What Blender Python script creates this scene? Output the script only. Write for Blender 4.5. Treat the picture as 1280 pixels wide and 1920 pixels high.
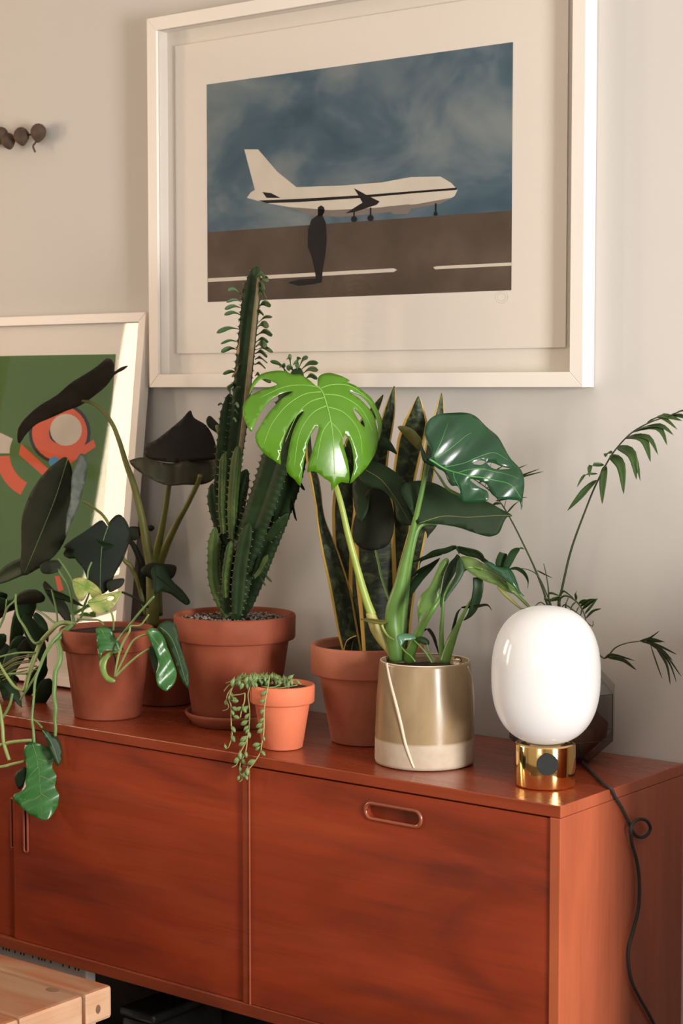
import bpy, bmesh, math, random
import numpy as np
from mathutils import Vector, Matrix
from mathutils.geometry import delaunay_2d_cdt
random.seed(7)
for o in list(bpy.data.objects): bpy.data.objects.remove(o, do_unlink=True)
scene = bpy.context.scene
COL = scene.collection
R = math.radians

# ------------------------------------------------------------------ camera
F, CX, CY, HZ = 3391., 640., 960., 728.          # lens and horizon of the 1280x1920 frame
PITCH = math.atan((CY-HZ)/F); YAW = R(38.0)
CAM = np.array([1.358, -2.652, 1.3618])
FW = np.array([-math.sin(YAW)*math.cos(PITCH), math.cos(YAW)*math.cos(PITCH), -math.sin(PITCH)])
RT = np.array([math.cos(YAW), math.sin(YAW), 0.]); UP = np.cross(RT, FW)
cd = bpy.data.cameras.new('camera'); cam = bpy.data.objects.new('camera', cd); COL.objects.link(cam)
cd.sensor_fit = 'VERTICAL'; cd.sensor_height = 36.0; cd.lens = 36.0*F/1920.
cd.clip_start = 0.05
mw = Matrix.Identity(4)
for i in range(3):
    mw[i][0] = RT[i]; mw[i][1] = UP[i]; mw[i][2] = -FW[i]; mw[i][3] = CAM[i]
cam.matrix_world = mw
cd.dof.use_dof = True; cd.dof.focus_distance = 2.95; cd.dof.aperture_fstop = 9.0
scene.camera = cam

# ------------------------------------------------------------------ light
w = bpy.data.worlds.new('world'); scene.world = w; w.use_nodes = True
w.node_tree.nodes['Background'].inputs[0].default_value = (0.95, 0.93, 0.90, 1)
w.node_tree.nodes['Background'].inputs[1].default_value = 1.0
def window_light(name, loc, rot, sx, sy, power, col):
    l = bpy.data.lights.new(name, 'AREA'); l.shape = 'RECTANGLE'; l.size = sx; l.size_y = sy
    l.energy = power; l.color = col
    o = bpy.data.objects.new(name, l); COL.objects.link(o); o.location = loc; o.rotation_euler = rot
    return o
# daylight entering through the windows of the room
window_light('daylight_front', (0.75, -4.93, 1.7), (R(90), 0, 0), .8, 1.0, 12, (1.0, 0.95, 0.88))
window_light('daylight_right', (2.53, -1.3, 1.25), (R(90), 0, R(90)), .6, 1.1, 155, (1.0, 0.965, 0.92))
window_light('daylight_left', (-3.93, -2.745, 1.65), (R(90), 0, R(-90)), .25, 1.5, 30, (1.0, 0.82, 0.58))
window_light('daylight_left_near', (-3.93, -1.6, 1.85), (R(90), 0, R(-90)), .45, 1.0, 44, (1.0, 0.68, 0.46))
vs = scene.view_settings
vs.view_transform = 'Standard'; vs.look = 'None'; vs.exposure = 0.0; vs.gamma = 1.0; vs.use_curve_mapping = False

# ------------------------------------------------------------------ pixel helpers (photo pixel -> point at a real depth)
def ray(px, py): return FW + RT*((px-CX)/F) - UP*((py-CY)/F)
def at(px, py, y):
    r = ray(px, py); return CAM + r*((y-CAM[1])/r[1])
def at_z(px, py, z=.75):
    r = ray(px, py); return CAM + r*((z-CAM[2])/r[2])
def at_x(px, py, x):
    r = ray(px, py); return CAM + r*((x-CAM[0])/r[0])
def crop(ox, oy, s): return lambda x, y: (ox+x/s, oy+y/s)
def cr(pts, n=4, closed=False):
    """Catmull-Rom through pts (any dimension)"""
    P = [np.array(p, float) for p in pts]; out = []
    m = len(P); rng = range(m if closed else m-1)
    for i in rng:
        if closed: a, b, c, d = P[i-1], P[i], P[(i+1) % m], P[(i+2) % m]
        else: a, b, c, d = P[max(i-1, 0)], P[i], P[i+1], P[min(i+2, m-1)]
        for k in range(n):
            t = k/n
            out.append(.5*((2*b)+(c-a)*t+(2*a-5*b+4*c-d)*t*t+(3*b-a-3*c+d)*t**3))
    if not closed: out.append(P[-1])
    return out
def nrm(v):
    v = np.array(v, float); l = np.linalg.norm(v); return v/l if l > 1e-12 else v

# ------------------------------------------------------------------ object helpers
ORG = {}
def tag(o, label=None, cat=None, group=None, kind=None):
    if label: o['label'] = label
    if cat: o['category'] = cat
    if group: o['group'] = group
    if kind: o['kind'] = kind
    return o
def thing(name, label, cat, loc, group=None):
    o = bpy.data.objects.new(name, None); COL.objects.link(o); o.location = loc
    o.empty_display_size = .02
    ORG[o.name] = np.array(loc, float); return tag(o, label, cat, group)
def link(name, me, mat, parent=None, org=None):
    o = bpy.data.objects.new(name, me); COL.objects.link(o)
    if mat and not me.materials: me.materials.append(mat)
    if parent is not None:
        o.parent = parent; ORG[o.name] = ORG[parent.name]
    else:
        g = np.array(org if org is not None else (0, 0, 0), float); o.location = g; ORG[o.name] = g
    return o
def mesh(name, V, Fc, mat, parent=None, org=None, smooth=True, uv=None, solid=0, sub=0, bevel=0):
    g = ORG[parent.name] if parent is not None else np.array(org if org is not None else (0, 0, 0), float)
    V = np.array(V, float)-g
    me = bpy.data.meshes.new(name); me.from_pydata(V.tolist(), [], [tuple(int(i) for i in f) for f in Fc]); me.update()
    if smooth: me.polygons.foreach_set('use_smooth', [True]*len(me.polygons))
    if uv is not None:
        L = me.uv_layers.new(name='UVMap')
        for lp in me.loops: L.data[lp.index].uv = uv[lp.vertex_index]
    o = link(name, me, mat, parent, org)
    if solid:
        m = o.modifiers.new('solid', 'SOLIDIFY'); m.thickness = solid; m.offset = 0
    if sub:
        m = o.modifiers.new('sub', 'SUBSURF'); m.levels = sub; m.render_levels = sub
    if bevel:
        m = o.modifiers.new('bev', 'BEVEL'); m.width = bevel; m.segments = 2; m.limit_method = 'ANGLE'; m.angle_limit = R(40)
    return o
class Acc:
    def __init__(s): s.V = []; s.F = []; s.uv = []
    def add(s, V, Fc, uv=None):
        b = len(s.V); s.V += [np.array(v, float) for v in V]; s.F += [tuple(i+b for i in f) for f in Fc]
        s.uv += list(uv) if uv is not None else [(0, 0)]*len(V)
        return s
    def build(s, name, mat, parent=None, **k): return mesh(name, s.V, s.F, mat, parent, **k)
def box_vf(x0, x1, y0, y1, z0, z1):
    V = [(x, y, z) for z in (z0, z1) for y in (y0, y1) for x in (x0, x1)]
    return V, [(0, 2, 3, 1), (4, 5, 7, 6), (0, 1, 5, 4), (2, 6, 7, 3), (0, 4, 6, 2), (1, 3, 7, 5)]
def box(name, x0, x1, y0, y1, z0, z1, mat, parent=None, bevel=.0015, org=None):
    V, Fc = box_vf(x0, x1, y0, y1, z0, z1)
    return mesh(name, V, Fc, mat, parent, org=org, smooth=False, bevel=bevel)
def frames(P):
    P = [np.array(p, float) for p in P]; n = len(P); T = []
    for i in range(n): T.append(nrm(P[min(i+1, n-1)]-P[max(i-1, 0)]))
    ref = np.array([0, 0, 1.]) if abs(T[0][2]) < .9 else np.array([1., 0, 0])
    A = nrm(np.cross(T[0], ref)); out = []
    for t in T:
        A = nrm(A-t*np.dot(A, t)); out.append((t, A, np.cross(t, A)))
    return P, out
def tube_vf(P, r, n=8):
    P, fr = frames(P); V = []; Fc = []; uv = []
    for i, (p, (t, a, b)) in enumerate(zip(P, fr)):
        rr = r[i] if hasattr(r, '__len__') else r
        for k in range(n):
            th = 2*math.pi*k/n; V.append(p+(a*math.cos(th)+b*math.sin(th))*rr); uv.append((k/n, i/len(P)))
    for i in range(len(P)-1):
        for k in range(n):
            Fc.append((i*n+k, i*n+(k+1) % n, (i+1)*n+(k+1) % n, (i+1)*n+k))
    Fc.append(tuple(reversed(range(n)))); e = (len(P)-1)*n; Fc.append(tuple(range(e, e+n)))
    return V, Fc, uv
def lerp_r(r, m):
    if not hasattr(r, '__len__'): return r
    return list(np.interp(np.linspace(0, 1, m), np.linspace(0, 1, len(r)), r))
def tube(name, P, r, mat, parent=None, n=8, sm=4, org=None):
    P = cr(P, sm) if sm else P
    V, Fc, uv = tube_vf(P, lerp_r(r, len(P)), n)
    return mesh(name, V, Fc, mat, parent, org=org, uv=uv)
def lathe_vf(prof, c, n=48):
    V = []; Fc = []
    for (r, z) in prof:
        for k in range(n):
            th = 2*math.pi*k/n; V.append((c[0]+r*math.cos(th), c[1]+r*math.sin(th), z))
    for i in range(len(prof)-1):
        for k in range(n): Fc.append((i*n+k, i*n+(k+1) % n, (i+1)*n+(k+1) % n, (i+1)*n+k))
    if prof[0][0] > 1e-5: Fc.append(tuple(reversed(range(n))))
    if prof[-1][0] > 1e-5: e = (len(prof)-1)*n; Fc.append(tuple(range(e, e+n)))
    return V, Fc
def lathe(name, prof, c, mat, parent=None, n=48, org=None, **k):
    V, Fc = lathe_vf(prof, c, n); return mesh(name, V, Fc, mat, parent, org=org, **k)
def ribbon_vf(P, w, side, fold=0., m=6, twist=0., cup=0.):
    """a leaf blade swept along P: w half width at each point, side = direction of its width"""
    P = [np.array(p, float) for p in P]; n = len(P); V = []; Fc = []; uv = []
    for i in range(n):
        T = nrm(P[min(i+1, n-1)]-P[max(i-1, 0)])
        s = np.array(side, float)
        s = nrm(s-T*np.dot(s, T)); N = np.cross(T, s); tw = twist*i/(n-1)
        s, N = s*math.cos(tw)+N*math.sin(tw), N*math.cos(tw)-s*math.sin(tw)
        for k in range(m+1):
            q = -1+2*k/m
            V.append(P[i]+s*(w[i]*q*math.cos(fold))+N*(w[i]*(abs(q)*math.sin(fold)+cup*q*q)))
            uv.append((k/m, i/(n-1)))
    for i in range(n-1):
        for k in range(m):
            a = i*(m+1)+k; Fc.append((a, a+1, a+m+2, a+m+1))
    return V, Fc, uv
PROF = {'lance': (.06, .5, .85, 1, .97, .8, .5, .02), 'ovate': (.15, .75, 1, .98, .85, .62, .33, .02),
        'strap': (.7, .9, 1, 1, 1, .95, .7, .02), 'spoon': (.14, .14, .2, .5, .9, 1., .85, .1), 'needle': (.3, .8, 1, 1, .9, .7, .4, .02)}
def ribbon(name, P, width, side, mat, parent=None, prof='lance', fold=.15, m=6, sm=4, solid=.0007, twist=0., cup=0., org=None):
    P = cr(P, sm) if sm else [np.array(p, float) for p in P]
    pr = PROF[prof] if isinstance(prof, str) else prof
    w_ = [width*x for x in lerp_r(pr, len(P))]
    V, Fc, uv = ribbon_vf(P, w_, side, fold, m, twist, cup)
    return mesh(name, V, Fc, mat, parent, uv=uv, solid=solid, org=org)
def inside(p, poly):
    x, y = p; r = False; n = len(poly); j = n-1
    for i in range(n):
        xi, yi = poly[i]; xj, yj = poly[j]
        if (yi > y) != (yj > y) and x < (xj-xi)*(y-yi)/(yj-yi)+xi: r = not r
        j = i
    return r
def blade(name, outline, anchor, n, mat, parent, holes=(), veins=(), vmat=None, bend=None, step=9, sm=3, solid=.0009, vr=.0009):
    """a leaf blade with a real outline, lying on its own tilted, bent surface. outline in photo pixels,
    anchor=(px,py,y) a point of the blade with its depth, n the blade's facing direction"""
    A = at(*anchor); n = nrm(n)
    def to3(px, py):
        r = ray(px, py); t = np.dot(A-CAM, n)/np.dot(r, n); p = CAM+r*t
        return p+n*bend((px-anchor[0])/100., (py-anchor[1])/100.) if bend else p
    loops = [[tuple(q) for q in (cr(l, sm, True) if sm else l)] for l in [outline]+list(holes)]
    pts = []; edges = []
    for l in loops:
        b = len(pts); pts += l; edges += [(b+i, b+(i+1) % len(l)) for i in range(len(l))]
    xs = [p[0] for p in loops[0]]; ys = [p[1] for p in loops[0]]; nb = np.array(pts)
    gx = np.arange(min(xs), max(xs), step); gy = np.arange(min(ys), max(ys), step)
    for j, y in enumerate(gy):
        for x in gx:
            q = (x+(j % 2)*step*.5, y)
            if inside(q, loops[0]) and not any(inside(q, h) for h in loops[1:]) and np.min(np.hypot(nb[:, 0]-q[0], nb[:, 1]-q[1])) > step*.45:
                pts.append(q)
    r = delaunay_2d_cdt([Vector(p) for p in pts], edges, [], 0, 1e-4)
    vv = [tuple(v) for v in r[0]]; Fc = []
    for f in r[2]:
        c = (sum(vv[i][0] for i in f)/3., sum(vv[i][1] for i in f)/3.)
        if inside(c, loops[0]) and not any(inside(c, h) for h in loops[1:]): Fc.append(tuple(f))
    V = [to3(*p) for p in vv]
    # face the blade normal towards n
    if Fc:
        a, b, c = (V[i] for i in Fc[0])
        if np.dot(np.cross(b-a, c-a), n) < 0: Fc = [tuple(reversed(f)) for f in Fc]
    o = mesh(name, V, Fc, mat, parent, solid=solid)
    if veins:
        acc = Acc()
        for pl, rr in veins:
            P = [to3(*p)+n*.0004 for p in cr(pl, 5)]
            V2, F2, _ = tube_vf(P, lerp_r((vr*rr, vr*rr*.35), len(P)), 5); acc.add(V2, F2)
        acc.build('vein', vmat, o)
    return o

# ------------------------------------------------------------------ materials
def newmat(name):
    m = bpy.data.materials.new(name); m.use_nodes = True
    return m, m.node_tree.nodes, m.node_tree.links, m.node_tree.nodes['Principled BSDF']
def ramp(N, L, fac, stops):
    r = N.new('ShaderNodeValToRGB'); e = r.color_ramp.elements
    while len(e) < len(stops): e.new(.5)
    for x, (p, c) in zip(e, stops): x.position = p; x.color = (*c, 1)
    L.new(fac, r.inputs[0]); return r.outputs[0]
def noise(N, L, scale, detail=4, vec=None, dist=0., rough=.55):
    t = N.new('ShaderNodeTexNoise'); t.inputs['Scale'].default_value = scale; t.inputs['Detail'].default_value = detail
    t.inputs['Distortion'].default_value = dist; t.inputs['Roughness'].default_value = rough
    if vec is not None: L.new(vec, t.inputs['Vector'])
    return t.outputs['Fac']
def coords(N, L, scale=(1, 1, 1), kind='Object'):
    tc = N.new('ShaderNodeTexCoord'); mp = N.new('ShaderNodeMapping'); mp.inputs['Scale'].default_value = scale
    L.new(tc.outputs[kind], mp.inputs['Vector']); return mp.outputs[0]
def bumped(N, L, b, h, strength, dist=.001):
    bp = N.new('ShaderNodeBump'); bp.inputs['Strength'].default_value = strength; bp.inputs['Distance'].default_value = dist
    L.new(h, bp.inputs['Height']); L.new(bp.outputs[0], b.inputs['Normal'])
def mixc(N, L, fac, a, b):
    m = N.new('ShaderNodeMix'); m.data_type = 'RGBA'
    for s, v in ((m.inputs[0], fac), (m.inputs[6], a), (m.inputs[7], b)):
        if isinstance(v, (tuple, list)): s.default_value = (*v, 1)
        elif isinstance(v, (int, float)): s.default_value = v
        else: L.new(v, s)
    return m.outputs[2]
def plain(name, c, rough=.5, metal=0., c2=None, scale=20., bump=0., coat=0., spec=.5):
    m, N, L, b = newmat(name); v = coords(N, L)
    f = noise(N, L, scale, 4, v)
    L.new(ramp(N, L, f, [(.3, c), (.7, c2 or tuple(x*.9 for x in c))]), b.inputs['Base Color'])
    b.inputs['Roughness'].default_value = rough; b.inputs['Metallic'].default_value = metal
    b.inputs['Coat Weight'].default_value = coat; b.inputs['Specular IOR Level'].default_value = spec
    if bump: bumped(N, L, b, f, bump)
    return m
def wood(name, axis, dark, mid, light, rough=.32, coat=.25, fig=1.):
    """axis: direction of the grain"""
    m, N, L, b = newmat(name)
    s = [34., 34., 34.]; s['xyz'.index(axis)] = 1.6
    v = coords(N, L, s); g = noise(N, L, 1.0, 7, v, .6, .62)
    s2 = [4.2, 4.2, 4.2]; s2['xyz'.index(axis)] = 1.1
    v2 = coords(N, L, s2); g2 = noise(N, L, 1.3*fig, 3, v2, 1.2)
    s3 = [190., 190., 190.]; s3['xyz'.index(axis)] = 5.
    g3 = noise(N, L, 1., 3, coords(N, L, s3))
    c1 = ramp(N, L, g, [(.25, dark), (.5, mid), (.75, light)])
    c2 = ramp(N, L, g2, [(.34, dark), (.5, mid), (.66, light)])
    c = mixc(N, L, .68, c1, c2)
    c = mixc(N, L, ramp(N, L, g3, [(.52, (0, 0, 0)), (.75, (.22, .22, .22))]), c, tuple(x*.45 for x in dark))
    L.new(c, b.inputs['Base Color'])
    L.new(ramp(N, L, g, [(.3, (rough+.1,)*3), (.7, (rough-.05,)*3)]), b.inputs['Roughness'])
    b.inputs['Coat Weight'].default_value = coat; b.inputs['Coat Roughness'].default_value = .22
    bumped(N, L, b, g3, .05, .0004)
    return m
def leafmat(name, c, c2, rough=.38, transl=.12, back=None, scale=25., spec=.5, coat=0.):
    m, N, L, b = newmat(name); v = coords(N, L); f = noise(N, L, scale, 4, v)
    col = ramp(N, L, f, [(.32, c), (.68, c2)])
    if back:
        ge = N.new('ShaderNodeNewGeometry'); col = mixc(N, L, ge.outputs['Backfacing'], col, back)
    L.new(col, b.inputs['Base Color']); b.inputs['Roughness'].default_value = rough
    b.inputs['Specular IOR Level'].default_value = spec; b.inputs['Coat Weight'].default_value = coat
    b.inputs['Coat Roughness'].default_value = .15
    bumped(N, L, b, noise(N, L, 120., 3, v), .15, .0006)
    if transl:
        t = N.new('ShaderNodeBsdfTranslucent'); L.new(col, t.inputs[0])
        mx = N.new('ShaderNodeMixShader'); mx.inputs[0].default_value = transl
        L.new(b.outputs[0], mx.inputs[1]); L.new(t.outputs[0], mx.inputs[2])
        L.new(mx.outputs[0], N['Material Output'].inputs[0])
    return m
def terracotta(name, c, c2, pale):
    m, N, L, b = newmat(name); v = coords(N, L)
    f = noise(N, L, 9., 6, v, .4); g = noise(N, L, 160., 3, v)
    col = ramp(N, L, f, [(.25, c2), (.5, c), (.78, pale)])
    col = mixc(N, L, ramp(N, L, g, [(.6, (0, 0, 0)), (.8, (.25, .25, .25))]), col, pale)
    L.new(col, b.inputs['Base Color']); b.inputs['Roughness'].default_value = .72
    b.inputs['Specular IOR Level'].default_value = .3
    bumped(N, L, b, g, .25, .0006); return m
def glass_sheet(name, tint=(1, 1, 1), ior=1.5, extra=0.):
    m, N, L, b = newmat(name); N.remove(b)
    t = N.new('ShaderNodeBsdfTransparent'); t.inputs[0].default_value = (*tint, 1)
    g = N.new('ShaderNodeBsdfGlossy'); g.inputs['Roughness'].default_value = .02
    ge = N.new('ShaderNodeNewGeometry'); dt = N.new('ShaderNodeVectorMath'); dt.operation = 'DOT_PRODUCT'
    L.new(ge.outputs['Normal'], dt.inputs[0]); L.new(ge.outputs['Incoming'], dt.inputs[1])
    def mth(op, a, b_=None):
        q = N.new('ShaderNodeMath'); q.operation = op
        for s_, v_ in zip(q.inputs, (a, b_)):
            if v_ is None: continue
            if isinstance(v_, (int, float)): s_.default_value = v_
            else: L.new(v_, s_)
        return q.outputs[0]
    f0 = ((ior-1)/(ior+1))**2
    fr = mth('ADD', mth('MULTIPLY', mth('POWER', mth('SUBTRACT', 1., mth('ABSOLUTE', dt.outputs['Value'])), 5.), 1-f0), f0)
    mx = N.new('ShaderNodeMixShader'); L.new(fr, mx.inputs[0])
    L.new(t.outputs[0], mx.inputs[1]); L.new(g.outputs[0], mx.inputs[2])
    L.new(mx.outputs[0], N['Material Output'].inputs[0]); return m

M_wall = plain('wall_paint', (.545, .52, .488), .85, c2=(.53, .505, .473), scale=3., spec=.2)
_m, _N, _L, _b = M_wall, M_wall.node_tree.nodes, M_wall.node_tree.links, M_wall.node_tree.nodes['Principled BSDF']
bumped(_N, _L, _b, noise(_N, _L, 260., 3, coords(_N, _L)), .12, .0006)
M_ceil = plain('ceiling_paint', (.8, .77, .73), .9, spec=.2)
M_floor = wood('floor_boards', 'x', (.03, .018, .01), (.06, .035, .02), (.09, .05, .03), .45, .1)
M_teak_x = wood('teak_grain_along', 'x', (.095, .012, .0042), (.235, .029, .0072), (.34, .050, .012), .42, .08)
M_teak_z = wood('teak_grain_upright', 'z', (.30, .066, .028), (.37, .088, .036), (.43, .108, .046), .38, .2)
M_teak_top = wood('teak_top', 'x', (.18, .029, .010), (.25, .042, .0135), (.31, .058, .019), .26, .35)
M_teak_edge = wood('teak_edge', 'x', (.12, .020, .008), (.2, .036, .0125), (.26, .05, .018), .3, .3)
M_teak_lip = wood('teak_lip', 'x', (.17, .038, .018), (.26, .06, .027), (.33, .085, .04), .3, .35)
M_dark = plain('near_black', (.012, .008, .006), .8)  # plain near-black for the sideboard's back panel and the nail
M_white = plain('white_paint', (.74, .69, .63), .5, c2=(.72, .67, .61), scale=6.)
M_mat = plain('mount_board', (.72, .665, .60), .8, c2=(.70, .65, .585), scale=4., spec=.2)
M_paper = plain('print_paper', (.73, .675, .61), .75, c2=(.72, .66, .60), scale=4., spec=.2)
M_glass = glass_sheet('picture_glass', ior=1.34)
M_terra = terracotta('terracotta_worn', (.26, .062, .029), (.18, .042, .02), (.33, .10, .055))
M_terra2 = terracotta('terracotta_pale', (.40, .135, .075), (.31, .095, .05), (.47, .19, .12))
M_terra3 = terracotta('terracotta_new', (.64, .175, .085), (.59, .155, .075), (.67, .20, .105))
M_soil = plain('potting_soil', (.02, .012, .008), .95, c2=(.05, .03, .018), scale=120., bump=1.)
M_gravel = plain('gravel', (.40, .35, .30), .9, c2=(.14, .11, .09), scale=60.)
M_brass = plain('polished_brass', (.86, .57, .22), .09, 1., c2=(.84, .55, .21), scale=5.)
M_black = plain('black_rubber', (.014, .016, .016), .7, c2=(.019, .021, .021), spec=.2)
M_cord = plain('cord_textile', (.022, .02, .018), .75, c2=(.035, .03, .027), scale=200.)

# ================================================================== the room
XL, XR, YF, ZC = -4.0, 2.6, -5.0, 2.75
def struct(name, V, Fc, mat, parent=None, bevel=0):
    o = mesh(name, V, Fc, mat, parent, smooth=False, bevel=bevel)
    if parent is None: o['kind'] = 'structure'
    return o
struct('floor', *box_vf(XL-.1, XR+.1, YF-.1, .1, -.1, 0), M_floor)
struct('ceiling', *box_vf(XL-.1, XR+.1, YF-.1, .1, ZC, ZC+.1), M_ceil)
struct('wall_back', *box_vf(XL-.1, XR+.1, 0, .1, 0, ZC), M_wall)
def wall_with_window(name, fixed, a0, a1, w0, w1, z0, z1, axis, wname):
    acc = Acc(); lo, hi = fixed
    for (p0, p1, q0, q1) in ((a0, w0, 0, ZC), (w1, a1, 0, ZC), (w0, w1, 0, z0), (w0, w1, z1, ZC)):
        acc.add(*(box_vf(lo, hi, p0, p1, q0, q1) if axis == 'y' else box_vf(p0, p1, lo, hi, q0, q1)))
    o = acc.build(name, M_wall, smooth=False); o['kind'] = 'structure'
    fr = Acc(); t = .05; mid = (lo+hi)/2; d = .03
    def bar(p0, p1, q0, q1): fr.add(*(box_vf(mid-d, mid+d, p0, p1, q0, q1) if axis == 'y' else box_vf(p0, p1, mid-d, mid+d, q0, q1)))
    bar(w0, w0+t, z0, z1); bar(w1-t, w1, z0, z1); bar(w0, w1, z0, z0+t); bar(w0, w1, z1-t, z1)
    bar((w0+w1)/2-.025, (w0+w1)/2+.025, z0, z1); bar(w0, w1, (z0+z1)/2-.025, (z0+z1)/2+.025)
    wo = fr.build(wname, M_white, smooth=False); wo['kind'] = 'structure'
    pane = Acc().add(*(box_vf(mid-.003, mid+.003, w0, w1, z0, z1) if axis == 'y' else box_vf(w0, w1, mid-.003, mid+.003, z0, z1)))
    pane.build('pane', M_glass, wo, smooth=False)
wall_with_window('wall_left', (XL-.1, XL), YF, 0, -2.95, -1.25, .85, 2.45, 'y', 'window_1')
wall_with_window('wall_right', (XR, XR+.1), YF, 0, -1.66, -.94, .85, 2.35, 'y', 'window_2')
wall_with_window('wall_front', (YF-.1, YF), XL-.1, XR+.1, -.2, 1.7, .75, 2.35, 'x', 'window_3')

# ================================================================== sideboard
SX0, SYF, ST, SB = -2.1, -.392, .75, .302          # left end, front, top, underside
TH = .0185
sb = thing('sideboard', 'long low red-brown teak sideboard with plants on top', 'sideboard', (-1.05, -.2, 0))
YS = -.2445
box('top_board', SX0, 0, SYF, YS-.0004, ST-TH, ST, M_teak_top, sb)['label'] = 'front board of the sideboard top'
box('top_board', SX0, 0, YS+.0004, -.003, ST-TH, ST-.0006, M_teak_top, sb)['label'] = 'rear board of the sideboard top'
for x0 in (SX0,):
    box('end_panel', x0, x0+TH, SYF, -.003, SB, ST-TH-.0004, M_teak_z, sb)
box('end_panel', -TH, 0, SYF, YS-.0006, SB, ST-TH-.0004, M_teak_z, sb)
box('end_panel', -TH, -.0007, YS+.0006, -.003, SB, ST-TH-.0004, M_teak_z, sb)
box('bottom_board', SX0+TH, -TH, SYF, -.003, SB, SB+.0215, M_teak_edge, sb)
box('back_panel', SX0+TH, -TH, -.012, -.004, SB+.0215, ST-TH, M_dark, sb)
for o_ in list(sb.children):
    if o_.name.startswith('top_board'):
        o_.data.materials.append(M_teak_z)
        for pg in o_.data.polygons:
            if abs(pg.normal.x) > .9: pg.material_index = 1
XD0, XD1 = -.6205, -.6035
box('divider', XD0, XD1, SYF+.001, -.015, SB+.0215, ST-TH-.0004, M_teak_edge, sb)
box('divider_lipping', XD1-.0016, XD1-.0002, SYF-.0004, SYF+.004, SB+.0215, ST-TH-.001, M_teak_lip, sb, bevel=.0004)
XD2 = -1.78
box('divider', XD2-.017, XD2, SYF+.001, -.015, SB+.0215, ST-TH-.0004, M_teak_edge, sb)
zb, zt = SB+.0225, ST-TH-.0028
# drop front door with an oval finger pull
def rounded_rect(x0, x1, z0, z1, r, n=7):
    out = []
    for (cx, cz, a0) in ((x1-r, z1-r, 0), (x0+r, z1-r, 90), (x0+r, z0+r, 180), (x1-r, z0+r, 270)):
        for k in range(n): a = R(a0+90*k/(n-1)); out.append((cx+r*math.cos(a), cz+r*math.sin(a)))
    return out
def panel_with_slot(name, x0, x1, y, slot, mat, parent, depth=.016):
    hx0, hx1, hz0, hz1, hr = slot
    ring = rounded_rect(hx0, hx1, hz0, hz1, hr); n = len(ring)
    outer = [(x1, zt), (x0, zt), (x0, zb), (x1, zb)]
    V = [(x, y, z) for x, z in ring]+[(x, y, z) for x, z in outer]
    Fc = []
    q = n//4
    for c in range(4):
        for k in range(q-1): Fc.append((c*q+k, n+c, c*q+k+1))
        Fc.append((c*q+q-1, n+c, n+(c+1) % 4, (c*q+q) % n))
    b = len(V); V += [(x, y+.013, z) for x, z in ring]
    for k in range(n): Fc.append((k, (k+1) % n, b+(k+1) % n, b+k))
    Fc.append(tuple(b+k for k in range(n)))
    b2 = len(V); V += [(x, y+depth, z) for x, z in outer]
    for k in range(4): Fc.append((n+k, b2+k, b2+(k+1) % 4, n+(k+1) % 4))
    Fc.append((b2+3, b2+2, b2+1, b2))
    return mesh(name, V, Fc, mat, parent, smooth=False)
def slot_lip(x0, x1, z0, z1, r, y, parent, rad=.0032, name='handle'):
    ring = rounded_rect(x0, x1, z0, z1, r)
    P = [(x, y-.0008, z) for x, z in ring]; n = len(P); V = []; Fc = []; k8 = 8
    c = ((x0+x1)/2, (z0+z1)/2)
    for i, p in enumerate(P):
        a = np.array(P[(i+1) % n])-np.array(P[i-1]); t = nrm(a); o = nrm(np.cross(t, (0, -1, 0)))
        for k in range(k8):
            th = 2*math.pi*k/k8; V.append(np.array(p)+o*rad*math.cos(th)+np.array((0, -1, 0))*rad*math.sin(th))
    for i in range(n):
        for k in range(k8): Fc.append((i*k8+k, i*k8+(k+1) % k8, ((i+1) % n)*k8+(k+1) % k8, ((i+1) % n)*k8+k))
    return mesh(name, V, Fc, M_teak_lip, parent)
DX0, DX1 = XD1+.0008, -TH-.0012
yd = SYF+.003
slot = (-.361, -.2525, .6795, .7045, .0122)
door = panel_with_slot('door', DX0, DX1, yd, slot, M_teak_x, sb); door['label'] = 'plain drop-front door with an oval finger pull near its top'
slot_lip(*slot, yd, door)
# sliding doors on the left, each with an upright slot pull
ydl = SYF+.006
d1 = panel_with_slot('door', -1.196, XD0-.001, ydl, (-1.166, -1.156, .495, .590, .0048), M_teak_x, sb)
slot_lip(-1.166, -1.156, .495, .590, .0048, ydl, d1, .0022)
d2 = panel_with_slot('door', XD2+.001, -1.197, ydl+.005, (-1.207, -1.2, .495, .590, .0034), M_teak_x, sb, .01)
slot_lip(-1.207, -1.2, .495, .590, .0034, ydl+.005, d2, .0018)
panel_with_slot('door', SX0+TH+.001, XD2-.018, ydl, (-1.83, -1.82, .495, .590, .0048), M_teak_x, sb)
for lx in (-.16, -1.94):
    for ly in (-.33, -.07):
        lathe('leg', [(.0, 0), (.012, 0), (.02, SB)], (lx, ly), M_teak_edge, sb, 20)

# ================================================================== pictures
def frame_rails(root, to, W, H, b, D, mat):
    """four mitred rails; to(u,v,d) maps picture coordinates to the room"""
    c = [(0, 0), (W, 0), (W, H), (0, H)]; ci = [(b, b), (W-b, b), (W-b, H-b), (b, H-b)]
    for i in range(4):
        j = (i+1) % 4; V = []
        for d in (0, D):
            V += [to(*c[i], d), to(*c[j], d), to(*ci[j], d), to(*ci[i], d)]
        mesh('frame_rail', V, [(0, 1, 2, 3), (7, 6, 5, 4), (0, 4, 5, 1), (1, 5, 6, 2), (2, 6, 7, 3), (3, 7, 4, 0)], mat, root, smooth=False, bevel=.001)
def sheet(name, to, u0, u1, v0, v1, d0, d1, mat, root):
    V = [to(u, v, d) for d in (d0, d1) for v in (v0, v1) for u in (u0, u1)]
    return mesh(name, V, [(0, 2, 3, 1), (4, 5, 7, 6), (0, 1, 5, 4), (2, 6, 7, 3), (0, 4, 6, 2), (1, 3, 7, 5)], mat, root, smooth=False)
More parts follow.
